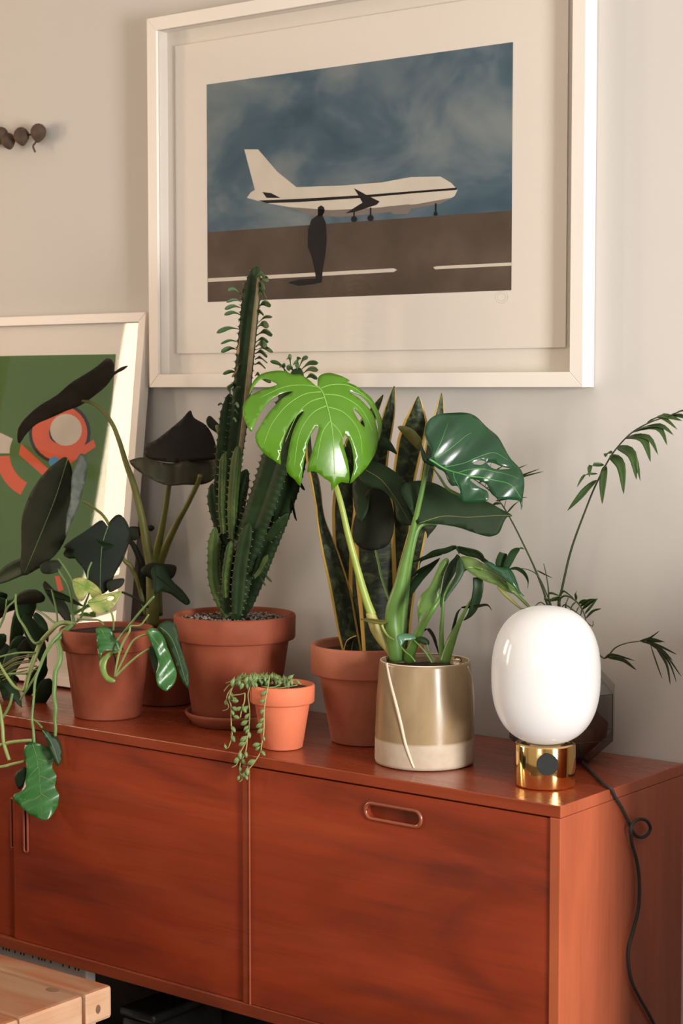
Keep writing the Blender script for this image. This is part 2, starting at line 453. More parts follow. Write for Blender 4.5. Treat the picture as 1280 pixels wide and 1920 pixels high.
def inlay(name, to, poly, d, mat, root, t=.0002):
    """a flat printed shape"""
    n = len(poly); V = [to(u, v, d) for u, v in poly]
    r = delaunay_2d_cdt([Vector(p) for p in poly], [(i, (i+1) % n) for i in range(n)], [], 0, 1e-7)
    vv = [tuple(v) for v in r[0]]
    Fc = [tuple(f) for f in r[2] if inside((sum(vv[i][0] for i in f)/3., sum(vv[i][1] for i in f)/3.), poly)]
    return mesh(name, [to(u, v, d) for u, v in vv], Fc, mat, root, smooth=False)
# --- large framed print on the wall
PX0, PX1, PZ0, PZ1, PD = -1.170, -.177, 1.3635, 2.087, .038
pic = thing('framed_print', 'large white box-framed landscape print of an aeroplane on a runway, hung on the wall', 'picture', ((PX0+PX1)/2, 0, PZ0))
to1 = lambda u, v, d: (PX0+u, -.001-d, PZ0+v)
W1, H1 = PX1-PX0, PZ1-PZ0
frame_rails(pic, to1, W1, H1, .0255, PD, M_white)
sheet('backing_board', to1, .02, W1-.02, .02, H1-.02, .002, .006, M_mat, pic)
pp = sheet('print_paper', to1, .05, W1-.05, .067, H1-.055, .009, .0102, M_paper, pic)
Yp = -.0113
def uv1(px, py):
    p = at(px, py, Yp); return (p[0]-PX0, p[2]-PZ0)
m_sky, N, L, b = newmat('print_sky'); v = coords(N, L, (1, 1, 1.4))
L.new(ramp(N, L, noise(N, L, 4.2, 4, v, .5), [(.3, (.030, .066, .10)), (.48, (.07, .115, .15)), (.68, (.19, .22, .235))]), b.inputs['Base Color']); b.inputs['Roughness'].default_value = .7; b.inputs['Specular IOR Level'].default_value = .05
m_ground = plain('print_ground', (.115, .085, .062), .75, c2=(.055, .040, .030), scale=7., spec=.05)
m_pwhite = plain('print_white', (.62, .56, .48), .7, spec=.05); m_pblack = plain('print_black', (.012, .011, .011), .7, spec=.05)
m_pgrey = plain('print_grey', (.2, .17, .15), .7, spec=.05)
SKY = [uv1(388, 430), uv1(960, 399), uv1(960, 79), uv1(388, 160)]
SKY = [(uv1(388, 300)[0], .282), (uv1(960, 300)[0], .282), (uv1(960, 300)[0], .585), (uv1(388, 300)[0], .585)]
U0, U1 = SKY[0][0], SKY[1][0]
VB, VT = uv1(960, 544)[1], uv1(960, 79)[1]; VH = (uv1(388, 431)[1]+uv1(960, 400)[1])/2
inlay('printed_sky', to1, [(U0, VH), (U1, VH), (U1, VT), (U0, VT)], .0105, m_sky, pp)
inlay('printed_ground', to1, [(U0, VB), (U1, VB), (U1, VH), (U0, VH)], .0105, m_ground, pp)
def pxpoly(l): return [uv1(*q) for q in l]
inlay('printed_runway_line', to1, pxpoly([(390, 522), (390, 529), (738, 510), (745, 506), (738, 503)]), .0108, m_pwhite, pp)
inlay('printed_runway_line', to1, pxpoly([(812, 501), (816, 505), (960, 498), (960, 492), (820, 499)]), .0108, m_pwhite, pp)
# a plain generic airliner
inlay('printed_aeroplane', to1, pxpoly([(463, 371), (470, 361), (478, 356), (458, 280), (484, 280), (520, 322), (556, 351), (640, 348), (716, 342), (770, 332), (826, 331), (846, 343), (858, 356), (852, 368), (826, 382), (780, 389), (720, 397), (640, 404), (590, 402), (540, 388), (496, 380)]), .0108, m_pwhite, pp)
inlay('printed_stripe', to1, pxpoly([(484, 376), (560, 373), (680, 366), (780, 358), (856, 352), (857, 356), (780, 362), (680, 371), (560, 379), (500, 381)]), .0110, m_pblack, pp)
inlay('printed_belly', to1, pxpoly([(540, 388), (620, 394), (700, 390), (780, 383), (846, 371), (826, 382), (780, 390), (720, 399), (640, 407), (590, 405)]), .0110, m_pgrey, pp)
inlay('printed_wing', to1, pxpoly([(664, 353), (688, 366), (712, 378), (706, 384), (664, 398), (648, 400), (680, 380), (672, 366)]), .0112, m_pblack, pp)
inlay('printed_tailplane', to1, pxpoly([(492, 360), (508, 362), (526, 371), (500, 371)]), .0110, m_pblack, pp)
inlay('printed_engine', to1, pxpoly([(720, 388), (768, 383), (772, 394), (764, 402), (738, 402)]), .0112, m_pgrey, pp)
for (x, y, r) in ((664, 411, 6), (695, 409, 6), (817, 401, 4)):
    inlay('printed_wheel', to1, pxpoly([(x+r*math.cos(a*.785), y+r*math.sin(a*.785)) for a in range(8)]), .0112, m_pblack, pp)
    inlay('printed_strut', to1, pxpoly([(x-1.5, y-20), (x+1.5, y-20), (x+1.5, y), (x-1.5, y)]), .0111, m_pblack, pp)
# a plain dark standing figure
inlay('printed_figure', to1, pxpoly([(596, 389), (602, 385), (608, 389), (609, 397), (605, 404), (611, 418), (613, 450), (610, 478), (606, 500), (603, 530), (594, 531), (590, 506), (584, 480), (577, 462), (578, 430), (584, 412), (596, 403)]), .0110, m_pblack, pp)
inlay('printed_ground_shadow', to1, pxpoly([(540, 530), (560, 524), (594, 522), (594, 532), (560, 536)]), .01085, m_pblack, pp)
cxs, czs = uv1(941, 557)
st_ = Acc()
for rr in (.013, .0085):
    P = [to1(cxs+rr*math.cos(a*math.pi/12), czs+rr*.8*math.sin(a*math.pi/12), .0105) for a in range(25)]
    V_, F_, _ = tube_vf(P, .00035, 4); st_.add(V_, F_)
st_.build('embossed_stamp', M_mat, pp)
sheet('glass', to1, .0255, W1-.0255, .0255, H1-.0255, .030, .032, M_glass, pic)
# --- framed green print leaning on the wall
LT = math.atan(.09/.75); LW, LH = .62, .765
LX1 = -1.187
lp = thing('framed_print', 'white-framed green print with orange shapes, leaning on the wall behind the plants', 'picture', (LX1-LW/2, -.10, .75))
nL = np.array([0, -math.cos(LT), math.sin(LT)]); uL = np.array([0, math.sin(LT), math.cos(LT)])
base = np.array([LX1-LW, -.12, .7545])-nL*.024+uL*0
def to2(u, v, d): return base+np.array([u, 0, 0])+uL*v+nL*d
frame_rails(lp, to2, LW, LH, .0195, .024, M_white)
sheet('mount_board', to2, .015, LW-.015, .015, LH-.015, .003, .012, M_mat, lp)
def hit2(px, py, d=.0125):
    r = ray(px, py); A = base+nL*d; t = np.dot(A-CAM, nL)/np.dot(r, nL); p = CAM+r*t-A
    return (p[0], float(np.dot(p, uL)))
g_tr = hit2(217, 664); g_b = hit2(120, 1151)
m_green = plain('print_green', (.055, .128, .015), .6, c2=(.050, .115, .013), scale=5., spec=.05)
m_orange = plain('print_orange', (.60, .088, .022), .6, spec=.05); m_cream = plain('print_cream', (.52, .46, .38), .6, spec=.05)
m_blue = plain('print_blue', (.05, .22, .42), .6, spec=.05)
inlay('printed_green_field', to2, [(.06, g_b[1]), (g_tr[0], g_b[1]), (g_tr[0], g_tr[1]), (.06, g_tr[1])], .0124, m_green, lp)
def pl2(l): return [hit2(*q) for q in l]
def arc(cx, cy, r0, r1, a0, a1, n=14):
    o = [(cx+r1*math.cos(R(a0+(a1-a0)*k/n)), cy+r1*math.sin(R(a0+(a1-a0)*k/n))) for k in range(n+1)]
    return o+[(cx+r0*math.cos(R(a1+(a0-a1)*k/n)), cy+r0*math.sin(R(a1+(a0-a1)*k/n))) for k in range(n+1)]
# plain abstract shapes in the print's colours
inlay('printed_orange_arc', to2, pl2(arc(80, 850, 62, 88, 118, 176)), .0126, m_orange, lp)
inlay('printed_cream_arc', to2, pl2(arc(80, 850, 62, 88, 180, 206)), .0126, m_cream, lp)
inlay('printed_dark_disc', to2, pl2(arc(112, 812, 0, 58, 0, 360, 24)), .01255, m_pblack, lp)
inlay('printed_orange_disc', to2, pl2(arc(112, 812, 20, 52, 0, 360, 24)), .0127, m_orange, lp)
inlay('printed_cream_disc', to2, pl2(arc(124, 806, 0, 30, 0, 360, 20)), .0129, m_cream, lp)
inlay('printed_orange_bar', to2, pl2([(40, 832), (96, 884), (90, 900), (36, 852)]), .0131, m_orange, lp)
inlay('printed_orange_bar', to2, pl2([(176, 824), (180, 838), (104, 888), (98, 874)]), .0131, m_orange, lp)
inlay('printed_blue_disc', to2, pl2(arc(102, 866, 0, 10, 0, 360, 16)), .0133, m_blue, lp)
inlay('printed_orange_bar', to2, pl2([(103, 1080), (112, 1080), (120, 1106), (110, 1110)]), .0131, m_orange, lp)
sheet('glass', to2, .0195, LW-.0195, .0195, LH-.0195, .0165, .0185, M_glass, lp)

# ================================================================== lamp
LC = (-.0946, -.2816)
lamp = thing('table_lamp', 'table lamp with a white glass globe on a polished brass cylinder', 'lamp', (*LC, .75))
br = .0470
lathe('lamp_base', [(0, .7505), (br-.003, .7505), (br-.0008, .7515), (br, .7535), (br, .8145), (br-.0006, .816), (br-.003, .8165), (.03, .8165), (.03, .814), (0, .814)], LC, M_brass, lamp, 96)
m_opal, N, L, b = newmat('opal_glass')
b.inputs['Base Color'].default_value = (.8, .78, .76, 1); b.inputs['Roughness'].default_value = .12
b.inputs['Subsurface Weight'].default_value = .0; b.inputs['Subsurface Radius'].default_value = (.05, .05, .05)
b.inputs['Subsurface Scale'].default_value = 1.0
b.inputs['Emission Color'].default_value = (1, .955, .90, 1); b.inputs['Emission Strength'].default_value = .22
L.new(ramp(N, L, noise(N, L, 6., 2, coords(N, L)), [(.3, (.50, .49, .48)), (.7, (.49, .48, .47))]), b.inputs['Base Color'])
prof = []; zc, hz_, rx = .9215, .1065, .0838
for k in range(49):
    a = -math.pi/2+math.pi*k/48; e = 2/2.45
    prof.append((max(0, rx*abs(math.cos(a))**e), zc+hz_*math.copysign(abs(math.sin(a))**e, a)))
prof = [(0., prof[0][1])]+[p for p in prof if p[0] > .002]+[(0., prof[-1][1])]
lathe('lamp_shade', prof, LC, m_opal, lamp, 96)['label'] = 'rounded white opal glass globe'
# dimmer knob on the camera side of the base
kd = nrm((math.sin(R(35)), -math.cos(R(35)), 0)); kc = np.array([LC[0], LC[1], .7935])+kd*br
def disc_stack(name, prof, c, ax, mat, parent, n=40):
    ax = nrm(ax); s = nrm(np.cross(ax, (0, 0, 1))); t = np.cross(s, ax); V = []; Fc = []
    for (r, h) in prof:
        for k in range(n): th = 2*math.pi*k/n; V.append(np.array(c)+ax*h+s*r*math.cos(th)+t*r*math.sin(th))
    for i in range(len(prof)-1):
        for k in range(n): Fc.append((i*n+k, (i+1)*n+k, (i+1)*n+(k+1) % n, i*n+(k+1) % n))
    Fc.append(tuple(range(n))); e = (len(prof)-1)*n; Fc.append(tuple(reversed(range(e, e+n))))
    return mesh(name, V, Fc, mat, parent, smooth=False)
kn = disc_stack('knob', [(.007, -.003), (.007, .007), (.0152, .0072), (.0165, .008), (.0165, .0105), (.016, .0112)], kc, kd, M_black, lamp)
kn['label'] = 'round black dimmer knob'
ks = [at_z(1083, 1421, .757), at_z(1092, 1430, .754), at_z(1112, 1450, .753), at_z(1135, 1473, .753)]
ks += [np.array((.0035, at_z(1143, 1480)[1], .7515))]
for q in ((1153, 1494), (1166, 1515), (1178, 1540), (1184, 1556), (1196, 1569), (1211, 1567), (1219, 1553), (1212, 1539), (1198, 1536), (1185, 1545), (1182, 1560), (1185, 1584), (1193, 1612), (1198, 1650), (1197, 1700), (1188, 1740), (1179, 1775), (1178, 1805), (1184, 1840), (1198, 1870), (1214, 1898), (1228, 1925), (1240, 1950)):
    i = len(ks)
    ks.append(at_x(*q, .0042 if not 9 <= i <= 15 else (.0042+.0016*(i-9))))
ks += [np.array((.02, ks[-1][1]+.03, .25)), np.array((.03, ks[-1][1]+.09, .03)), np.array((.08, ks[-1][1]+.13, .004)), np.array((.3, -.1, .004))]
tube('power_cord', ks, .0026, M_cord, lamp, 8, 5)

# ================================================================== dried pods strung on the wall
gl = thing('pod_garland', 'string of small dried brown pods hanging on the wall at the far left', 'garland', tuple(at(40, 258, -.02)))
M_pod = plain('dried_pod', (.09, .055, .034), .8, c2=(.045, .026, .016), scale=60., bump=.6)
pods = [(72, 247, 14, 8), (40, 254, 14, -14), (15, 263, 13, -20), (2, 252, 13, 10), (-22, 262, 13, -10), (-48, 250, 14, 12), (-75, 258, 13, 0)]
for i, (x, y, r, tilt) in enumerate(pods):
    c = at(x, y, -.022-.006*(i % 2)); rr = r*1.22/985.
    pr = [(0, 1.0), (.45, .9), (.8, .6), (.98, .2), (1.0, -.1), (.9, -.5), (.65, -.85), (.3, -1.2), (0.0, -1.35)]
    V, Fc = lathe_vf([(a*rr, b_*rr) for a, b_ in reversed(pr)], (0, 0), 16)
    a = R(tilt); V = [np.array((v[0]*math.cos(a)+v[2]*math.sin(a), v[1]*.9, -v[0]*math.sin(a)+v[2]*math.cos(a)))+c for v in V]
    mesh('pod', V, Fc, M_pod, gl)
tube('string', [at(x, y-2, -.021) for x, y in ((-90, 258), (-48, 254), (-10, 260), (20, 262), (45, 256), (66, 255), (67, 268), (62, 276), (66, 287))], .0021, M_pod, gl, 6)
box('nail', *(lambda p: (p[0]-.002, p[0]+.002, -.03, .0, p[2]-.002, p[2]+.002))(at(71, 240, -.02)), M_dark, gl)

# ================================================================== rustic table corner in the foreground
TZ = .45; tc = at_z(211, 1846, TZ)
M_plank = wood('old_pine', 'x', (.17, .05, .017), (.29, .095, .033), (.30, .19, .12), .65, .0, 1.6)
M_end = wood('old_pine_end', 'y', (.36, .19, .10), (.46, .26, .15), (.50, .32, .20), .75, .0, 2.)
tb = thing('coffee_table', 'rustic thick pine coffee table with its corner at the bottom left', 'table', (tc[0]-.31, tc[1]-.3, 0))
ye = at_z(163, 1866, TZ)[1]
edges_y = [tc[1], ye, ye-.13, ye-.27, ye-.40, ye-.53]
for i in range(5):
    y1, y0 = edges_y[i]-.0008, edges_y[i+1]+.0008
    x0, x1 = tc[0]-.62, tc[0]-.002*(i % 2)
    V, Fc = box_vf(x0, x1, y0, y1, TZ-.052-.001*(i % 2), TZ-.0008*(i % 2))
    o = mesh('plank', V, Fc, M_plank, tb, smooth=False, bevel=.006)
    o.data.materials.append(M_end)
    for pg in o.data.polygons:
        if abs(pg.normal.x) > .9: pg.material_index = 1
knot = plain('knot', (.11, .055, .03), .7, c2=(.2, .1, .05), scale=90.)
kp = at_z(98, 1856, TZ-.0008)
mesh('knot', [(kp[0]+.012*math.cos(a*.35), kp[1]+.0085*math.sin(a*.35), TZ-.0006) for a in range(18)], [tuple(range(18))], knot, tb)
kq = np.array((tc[0]+.0004, (edges_y[0]+edges_y[1])/2-.002, TZ-.03))
mesh('knot', [(kq[0], kq[1]+.005*math.cos(a*.35), kq[2]+.007*math.sin(a*.35)) for a in range(18)], [tuple(range(18))], knot, tb)
for lx in (tc[0]-.09, tc[0]-.53):
    for ly in (edges_y[0]-.07, edges_y[5]+.07):
        box('leg', lx-.035, lx+.035, ly-.035, ly+.035, 0, TZ-.053, M_plank, tb, .004)

# ================================================================== things stored under the sideboard, and an added dark fill
cardm = plain('grey_card', (.72, .66, .60), .7, c2=(.66, .60, .55))
cy = -.30
c0, c1 = at(-60, 1790, cy), at(162, 1835, cy)
cb = thing('printed_board', 'pale grey board with bold black lettering stored under the sideboard', 'board', ((c0[0]+c1[0])/2, cy+.012, 0))
box('board_panel', c0[0], c1[0], cy, cy+.025, 0.0, .296, cardm, cb, .003)
k = 0
for gx in np.arange(.02, c1[0]-c0[0]-.02, .017):      # worn, unreadable block letters: loose strokes
    k += 1
    xx = c0[0]+gx
    if k % 5 == 0: continue
    acc = Acc()
    acc.add(*box_vf(xx, xx+.003, cy-.0006, cy, .255, .288))
    if k % 2: acc.add(*box_vf(xx, xx+.012, cy-.0006, cy, .283, .288))
    if k % 3: acc.add(*box_vf(xx, xx+.011, cy-.0006, cy, .268, .272))
    if k % 3 == 0: acc.add(*box_vf(xx+.009, xx+.012, cy-.0006, cy, .255, .288))
    acc.build('letter', m_pblack, cb, smooth=False)
bt = at(255, 1905, -.2)
M_leather = plain('black_leather', (.014, .014, .014), .3, c2=(.03, .03, .03), scale=30., bump=.3)
bo = thing('black_case', 'black glossy case on the floor under the sideboard', 'case', (bt[0], -.15, 0))
cl, crr = max(at(205, 1900, -.24)[0], c1[0]+.03), at(287, 1900, -.24)[0]
zt_ = at(250, 1893, -.24)[2]
box('case_body', cl, crr, -.24, -.04, 0, zt_-.02, M_leather, bo, .008)
box('case_lid', cl-.003, crr+.003, -.243, -.037, zt_-.018, zt_, M_leather, bo, .006)
tube('case_handle', [(cl+.03, -.14, zt_), (cl+.035, -.14, zt_+.018), ((cl+crr)/2, -.14, zt_+.022), (crr-.035, -.14, zt_+.018), (crr-.03, -.14, zt_)], .004, M_leather, bo)

tr = thing('shade_fill_panel', 'thin black panels added at the wall to fill in the shade under the sideboard', 'shade_fill', (-.85, -.06, 0))  # black panels added to stand in for the deep shade below the sideboard
box('shade_fill_lower', -1.7, -.03, -.035, -.004, 0, .23, M_leather, tr, .004)
box('shade_fill_upper', -1.702, -.028, -.036, -.003, .231, .296, M_leather, tr, .004)

# shelf unit added just out of view to shade the sideboard's rear corner
bk = thing('shade_shelves', 'low dark shelf unit added unseen to shade the right end of the sideboard', 'shade_shelves', (.8, -.2, 0))
for x in (.45, 1.13): box('side_panel', x, x+.02, -.425, -.004, 0, 1.10, M_teak_edge, bk)
for z in (.02, .36, .70, 1.08): box('shelf', .4705, 1.1295, -.424, -.004, z, z+.0195, M_teak_edge, bk)
box('back_panel', .4705, 1.1295, -.012, -.0045, .04, 1.08, M_teak_edge, bk)

# chair added out of view to keep low window light off the left doors
M_uph = plain('dark_upholstery', (.035, .04, .045), .9, c2=(.05, .055, .06), scale=80.)
ac = thing('shade_armchair', 'dark upholstered chair added unseen at the left to shade the sideboard doors', 'shade_armchair', (-1.75, -1.15, 0))
box('seat', -2.15, -1.36, -1.45, -.87, .16, .44, M_uph, ac, .04)
box('backrest', -2.32, -2.152, -1.58, -.72, .16, .92, M_uph, ac, .05)
for y in (-1.58, -.868): box('armrest', -2.15, -1.34, y, y+.128, .16, .74, M_uph, ac, .04)
for x in (-2.27, -1.40):
    for y in (-1.52, -.78): lathe('leg', [(0, 0), (.015, 0), (.024, .165)], (x, y), M_teak_edge, ac, 14)

# ================================================================== pots
def pot_prof(rb, rr, z1, rimh, lip=.006, wall=.008, z0=.7505):
    """terracotta pot: foot, tapering body, collar, inside"""
    rbody = rb+(rr-lip-rb)*((z1-rimh-z0)/(z1-z0)); g = .0015
    return [(0, z0), (rb-.003, z0), (rb, z0+.002), (rbody, z1-rimh-.002), (rbody+.0005, z1-rimh), (rr-.003, z1-rimh+.0005), (rr-.001, z1-rimh+.003),
            (rr, z1-.004), (rr-g, z1-.001), (rr-.004, z1), (rr-wall+g, z1-.001), (rr-wall, z1-.004), (rr-wall-.002, z1-rimh*.8)]
def soil_disc(name, r, z, c, mat, parent, bump=.004, n=30, rings=7):
    V = [(c[0], c[1], z+bump)]; Fc = []
    for i in range(1, rings+1):
        for k in range(n):
            a = 2*math.pi*k/n; q = r*i/rings
            V.append((c[0]+q*math.cos(a), c[1]+q*math.sin(a), z+(random.uniform(-1, 1)*bump if i < rings else 0)))
    for k in range(n): Fc.append((0, 1+k, 1+(k+1) % n))
    for i in range(rings-1):
        for k in range(n):
            a = 1+i*n+k; b_ = 1+i*n+(k+1) % n; Fc.append((a, a+n, b_+n, b_))
    return mesh(name, V, Fc, mat, parent)

# ================================================================== leaf materials
ML_mon = leafmat('monstera_bright', (.068, .19, .006), (.088, .23, .009), .25, .14, scale=14., back=(.12, .22, .03))
ML_mon2 = leafmat('monstera_deep', (.006, .040, .016), (.010, .056, .02), .27, .05, scale=14., back=(.07, .12, .016))
ML_dark = leafmat('leaf_dark', (.008, .021, .006), (.012, .03, .009), .6, .05, back=(.014, .026, .007), spec=.2)
ML_black = leafmat('leaf_blackish', (.012, .015, .008), (.019, .022, .011), .65, .03, spec=.25)
ML_vein = plain('vein_pale', (.20, .42, .07), .45, c2=(.17, .36, .06))
ML_vein2 = plain('vein_green', (.06, .22, .045), .45)
ML_pet = plain('petiole_pale', (.24, .32, .055), .42, c2=(.29, .36, .075), scale=40.)
ML_pet2 = plain('petiole_green', (.075, .17, .03), .42, c2=(.11, .22, .04), scale=30.)
ML_pet3 = plain('petiole_olive', (.10, .105, .022), .5, c2=(.15, .15, .03), scale=25.)
ML_vine = leafmat('vine_leaf', (.022, .10, .022), (.04, .16, .032), .3, .1, scale=35., back=(.07, .16, .035))
ML_vined = leafmat('vine_leaf_dark', (.008, .028, .008), (.014, .042, .011), .5, .06, scale=35., spec=.3)
ML_var = leafmat('vine_leaf_variegated', (.16, .28, .04), (.55, .50, .18), .4, .18, scale=55.)
ML_stem = plain('vine_stem', (.20, .27, .075), .45, c2=(.26, .33, .11), scale=60.)
ML_stem2 = plain('vine_stem_green', (.10, .19, .05), .45, c2=(.14, .24, .07), scale=60.)
ML_cac = leafmat('euphorbia_skin', (.010, .023, .007), (.018, .040, .011), .65, .0, scale=40., spec=.25)
ML_cacl = leafmat('euphorbia_young_skin', (.025, .058, .012), (.065, .10, .022), .6, .0, scale=30., spec=.25)
ML_cleaf = leafmat('euphorbia_leaf', (.035, .085, .028), (.055, .12, .036), .45, .08)
ML_dry = plain('dry_leaf', (.25, .15, .07), .8)
ML_thorn = plain('thorn', (.22, .17, .11), .7)
ML_palm = leafmat('palm_leaf', (.028, .065, .014), (.045, .095, .02), .4, .12)
ML_palms = plain('palm_stem', (.03, .045, .016), .5)
ML_pearl = leafmat('succulent_bead', (.13, .22, .07), (.20, .30, .11), .42, .08, scale=60.)
ML_strand = plain('succulent_strand', (.33, .30, .11), .5, c2=(.26, .28, .09), scale=80.)

# snake plant: green with cross bands and a yellow edge (leaf coordinates)
def snake_mat():
    m, N, L, b = newmat('snake_leaf')
    uv = N.new('ShaderNodeUVMap'); sp = N.new('ShaderNodeSeparateXYZ'); L.new(uv.outputs[0], sp.inputs[0])
    mp = N.new('ShaderNodeMapping'); mp.inputs['Scale'].default_value = (2.2, 24, 1); L.new(uv.outputs[0], mp.inputs[0])
    nz = noise(N, L, 1.2, 4, mp.outputs[0], .8)
    body = ramp(N, L, nz, [(.38, (.006, .010, .004)), (.5, (.014, .023, .008)), (.64, (.06, .08, .028))])
    a = N.new('ShaderNodeMath'); a.operation = 'SUBTRACT'; a.inputs[1].default_value = .5; L.new(sp.outputs[0], a.inputs[0])
    ab = N.new('ShaderNodeMath'); ab.operation = 'ABSOLUTE'; L.new(a.outputs[0], ab.inputs[0])
    edge = ramp(N, L, ab.outputs[0], [(.385, (0, 0, 0)), (.41, (1, 1, 1))])
    c = mixc(N, L, edge, body, (.52, .34, .07)); L.new(c, b.inputs['Base Color']); b.inputs['Roughness'].default_value = .55
    b.inputs['Specular IOR Level'].default_value = .3
    return m
ML_snake = snake_mat()

VIEW = -FW                       # towards the camera, for blades that face it
def facing(right=0., up=0.):     # a direction near the viewer's, turned right / up
    return nrm(VIEW+RT*right+np.array([0, 0, 1.])*up)

# ================================================================== euphorbia in the large pot, on its saucer
C1 = (-.8188, -.1826)
sa = lathe('pot_saucer', [(0, -.0125+.0130), (.070, .0005), (.078, .001), (.091, .018), (.0925, .022), (.091, .024), (.086, .023), (.078, .0085), (.0, .0085)], (0, 0), M_terra, None, 48, org=(C1[0], C1[1], .75))
for v in sa.data.vertices: v.co.x += C1[0]; v.co.y += C1[1]; v.co.z += .75
tag(sa, 'terracotta saucer under the large cactus pot', 'saucer')
eu = thing('potted_euphorbia', 'tall cactus-like euphorbia with ribbed green columns in the largest terracotta pot', 'potted plant', (*C1, .7595))
z1 = .9515
lathe('pot', pot_prof(.0775, .1115, z1, .046, z0=.7597), C1, M_terra, eu, 64)
soil_disc('soil', .101, z1-.012, C1, M_soil, eu, .003)
gv = Acc()
for i in range(420):
    a = random.uniform(0, 6.283); q = .099*math.sqrt(random.random()); s = random.uniform(.0018, .0036)
    c = np.array((C1[0]+q*math.cos(a), C1[1]+q*math.sin(a), z1-.0095))
    V = [c+np.array(d)*s*random.uniform(.7, 1.3) for d in ((1, 0, 0), (-1, 0, 0), (0, 1, 0), (0, -1, 0), (0, 0, .8), (0, 0, -.8))]
    gv.add(V, [(0, 2, 4), (2, 1, 4), (1, 3, 4), (3, 0, 4), (2, 0, 5), (1, 2, 5), (3, 1, 5), (0, 3, 5)])
g_ = gv.build('gravel', M_gravel, eu, smooth=False); g_['kind'] = 'stuff'
def column(path, rad, ribs, rot, mat, tooth=.13, thorns=True, y=None, tip=.5):
    P3 = [at(*p) for p in path]; P3 = cr(P3, 8)
    d = [0.]
    for a, b_ in zip(P3, P3[1:]): d.append(d[-1]+np.linalg.norm(b_-a))
    n = max(8, int(d[-1]/.0042)); S = np.linspace(0, d[-1], n)
    P = [np.array([np.interp(s, d, [q[j] for q in P3]) for j in range(3)]) for s in S]
    _, fr = frames(P); V = []; Fc = []; per = ribs*6; th_ = Acc()
    for i, (p, (t, a, b_)) in enumerate(zip(P, fr)):
        e = (d[-1]-S[i])/(rad*2.2); tap = min(1., .12+.88*math.sqrt(min(1, e))) if e < 1 else 1.
        tap *= .72+.28*min(1, S[i]/.04)
        tt = 1.+(tooth if i % 3 == 0 else -tooth*.4)
        for k in range(per):
            f = (k % 6)/6.; q = abs(f-0)*2 if f <= .5 else (1-f)*2
            rr = rad*tap*((tt if q < .01 else 1)*(1-q)**1.35*.62+.42)
            an = rot+2*math.pi*k/per
            V.append(p+(a*math.cos(an)+b_*math.sin(an))*rr)
        if i % 3 == 0 and thorns and tap > .5:
            for k in range(ribs):
                an = rot+2*math.pi*k/ribs; o = a*math.cos(an)+b_*math.sin(an); c = p+o*rad*tap*1.1
                th_.add([c+t*.0009, c-t*.0009, c+np.cross(t, o)*.0009, c+o*.0042+t*.001], [(0, 2, 3), (2, 1, 3), (1, 0, 3)])
    for i in range(n-1):
        for k in range(per): Fc.append((i*per+k, i*per+(k+1) % per, (i+1)*per+(k+1) % per, (i+1)*per+k))
    e = (n-1)*per; Fc.append(tuple(range(e, e+per)))
    o = mesh('stem', V, Fc, mat, eu)
    if th_.V: th_.build('thorns', ML_thorn, o)['kind'] = 'stuff'
    return o
def Y(pts, y0, y1=None):
    n = len(pts); y1 = y0 if y1 is None else y1
    return [(p[0], p[1], y0+(y1-y0)*i/(n-1)) for i, p in enumerate(pts)]
yc = C1[1]
main = column(Y([(432, 1160), (428, 1080), (428, 1000), (433, 930), (442, 850), (452, 780), (460, 700), (466, 640), (472, 580), (478, 530), (482, 500)], yc+.01, yc+.03), .0195, 3, .35, ML_cac)
r1 = column(Y([(436, 1156), (452, 1085), (474, 1010), (500, 935), (521, 870), (541, 800), (555, 740), (561, 690)], yc-.012, yc-.01), .0305, 3, 2.3, ML_cac)
r2 = column(Y([(444, 1156), (474, 1090), (499, 1028), (524, 965), (545, 905), (558, 850), (566, 790)], yc+.02, yc+.045), .027, 3, 1.2, ML_cac)
column(Y([(430, 1156), (414, 1122), (403, 1085), (402, 1040), (404, 988)], yc-.02, yc-.03), .0125, 3, .3, ML_cacl)
column(Y([(424, 1120), (424, 1080), (428, 1050), (434, 1014)], yc-.036, yc-.045), .0085, 4, .3, ML_cacl, thorns=False)
column(Y([(430, 1020), (413, 982), (403, 945), (398, 906)], yc-.01, yc-.02), .0125, 3, .2, ML_cac)
column(Y([(420, 1000), (417, 950), (418, 900), (420, 850)], yc-.03, yc-.035), .0082, 4, .5, ML_cacl)
column(Y([(424, 900), (422, 870), (424, 846)], yc-.025, yc-.03), .006, 4, .5, ML_cacl, thorns=False)
column(Y([(437, 1010), (437, 950), (441, 895), (447, 836)], yc-.03, yc-.034), .0115, 3, 1.9, ML_cacl)
l6 = column(Y([(424, 1010), (415, 930), (417, 860), (424, 795), (431, 738)], yc+.0, yc+.012), .0165, 3, .9, ML_cac)
column(Y([(478, 1082), (490, 1068), (502, 1040)], yc-.03, yc-.03), .006, 3, .9, ML_cacl, thorns=False)
rib = [at(px+4, py, yc+.0-.012+.03*i/8) for i, (px, py) in enumerate([(446, 850), (455, 780), (463, 700), (469, 640), (475, 580), (479, 545), (481, 520)])]
tube('woody_rib', rib, (.0045, .005, .0045, .004, .003), plain('woody_rib', (.12, .095, .045), .8, c2=(.19, .14, .075), scale=70.), main, 8)
column(Y([(440, 1150), (428, 1110), (424, 1060), (420, 1010)], yc-.005, yc-.01), .014, 3, 1.0, ML_cac)
column(Y([(446, 1150), (450, 1090), (456, 1040), (468, 980)], yc-.03, yc-.04), .014, 3, .4, ML_cac)
column(Y([(440, 1060), (446, 1000), (450, 940), (462, 880)], yc-.01, yc-.015), .015, 3, 2.0, ML_cac)
column(Y([(500, 1010), (518, 985), (540, 962)], yc+.0, yc+.0), .012, 3, 2.0, ML_cac)
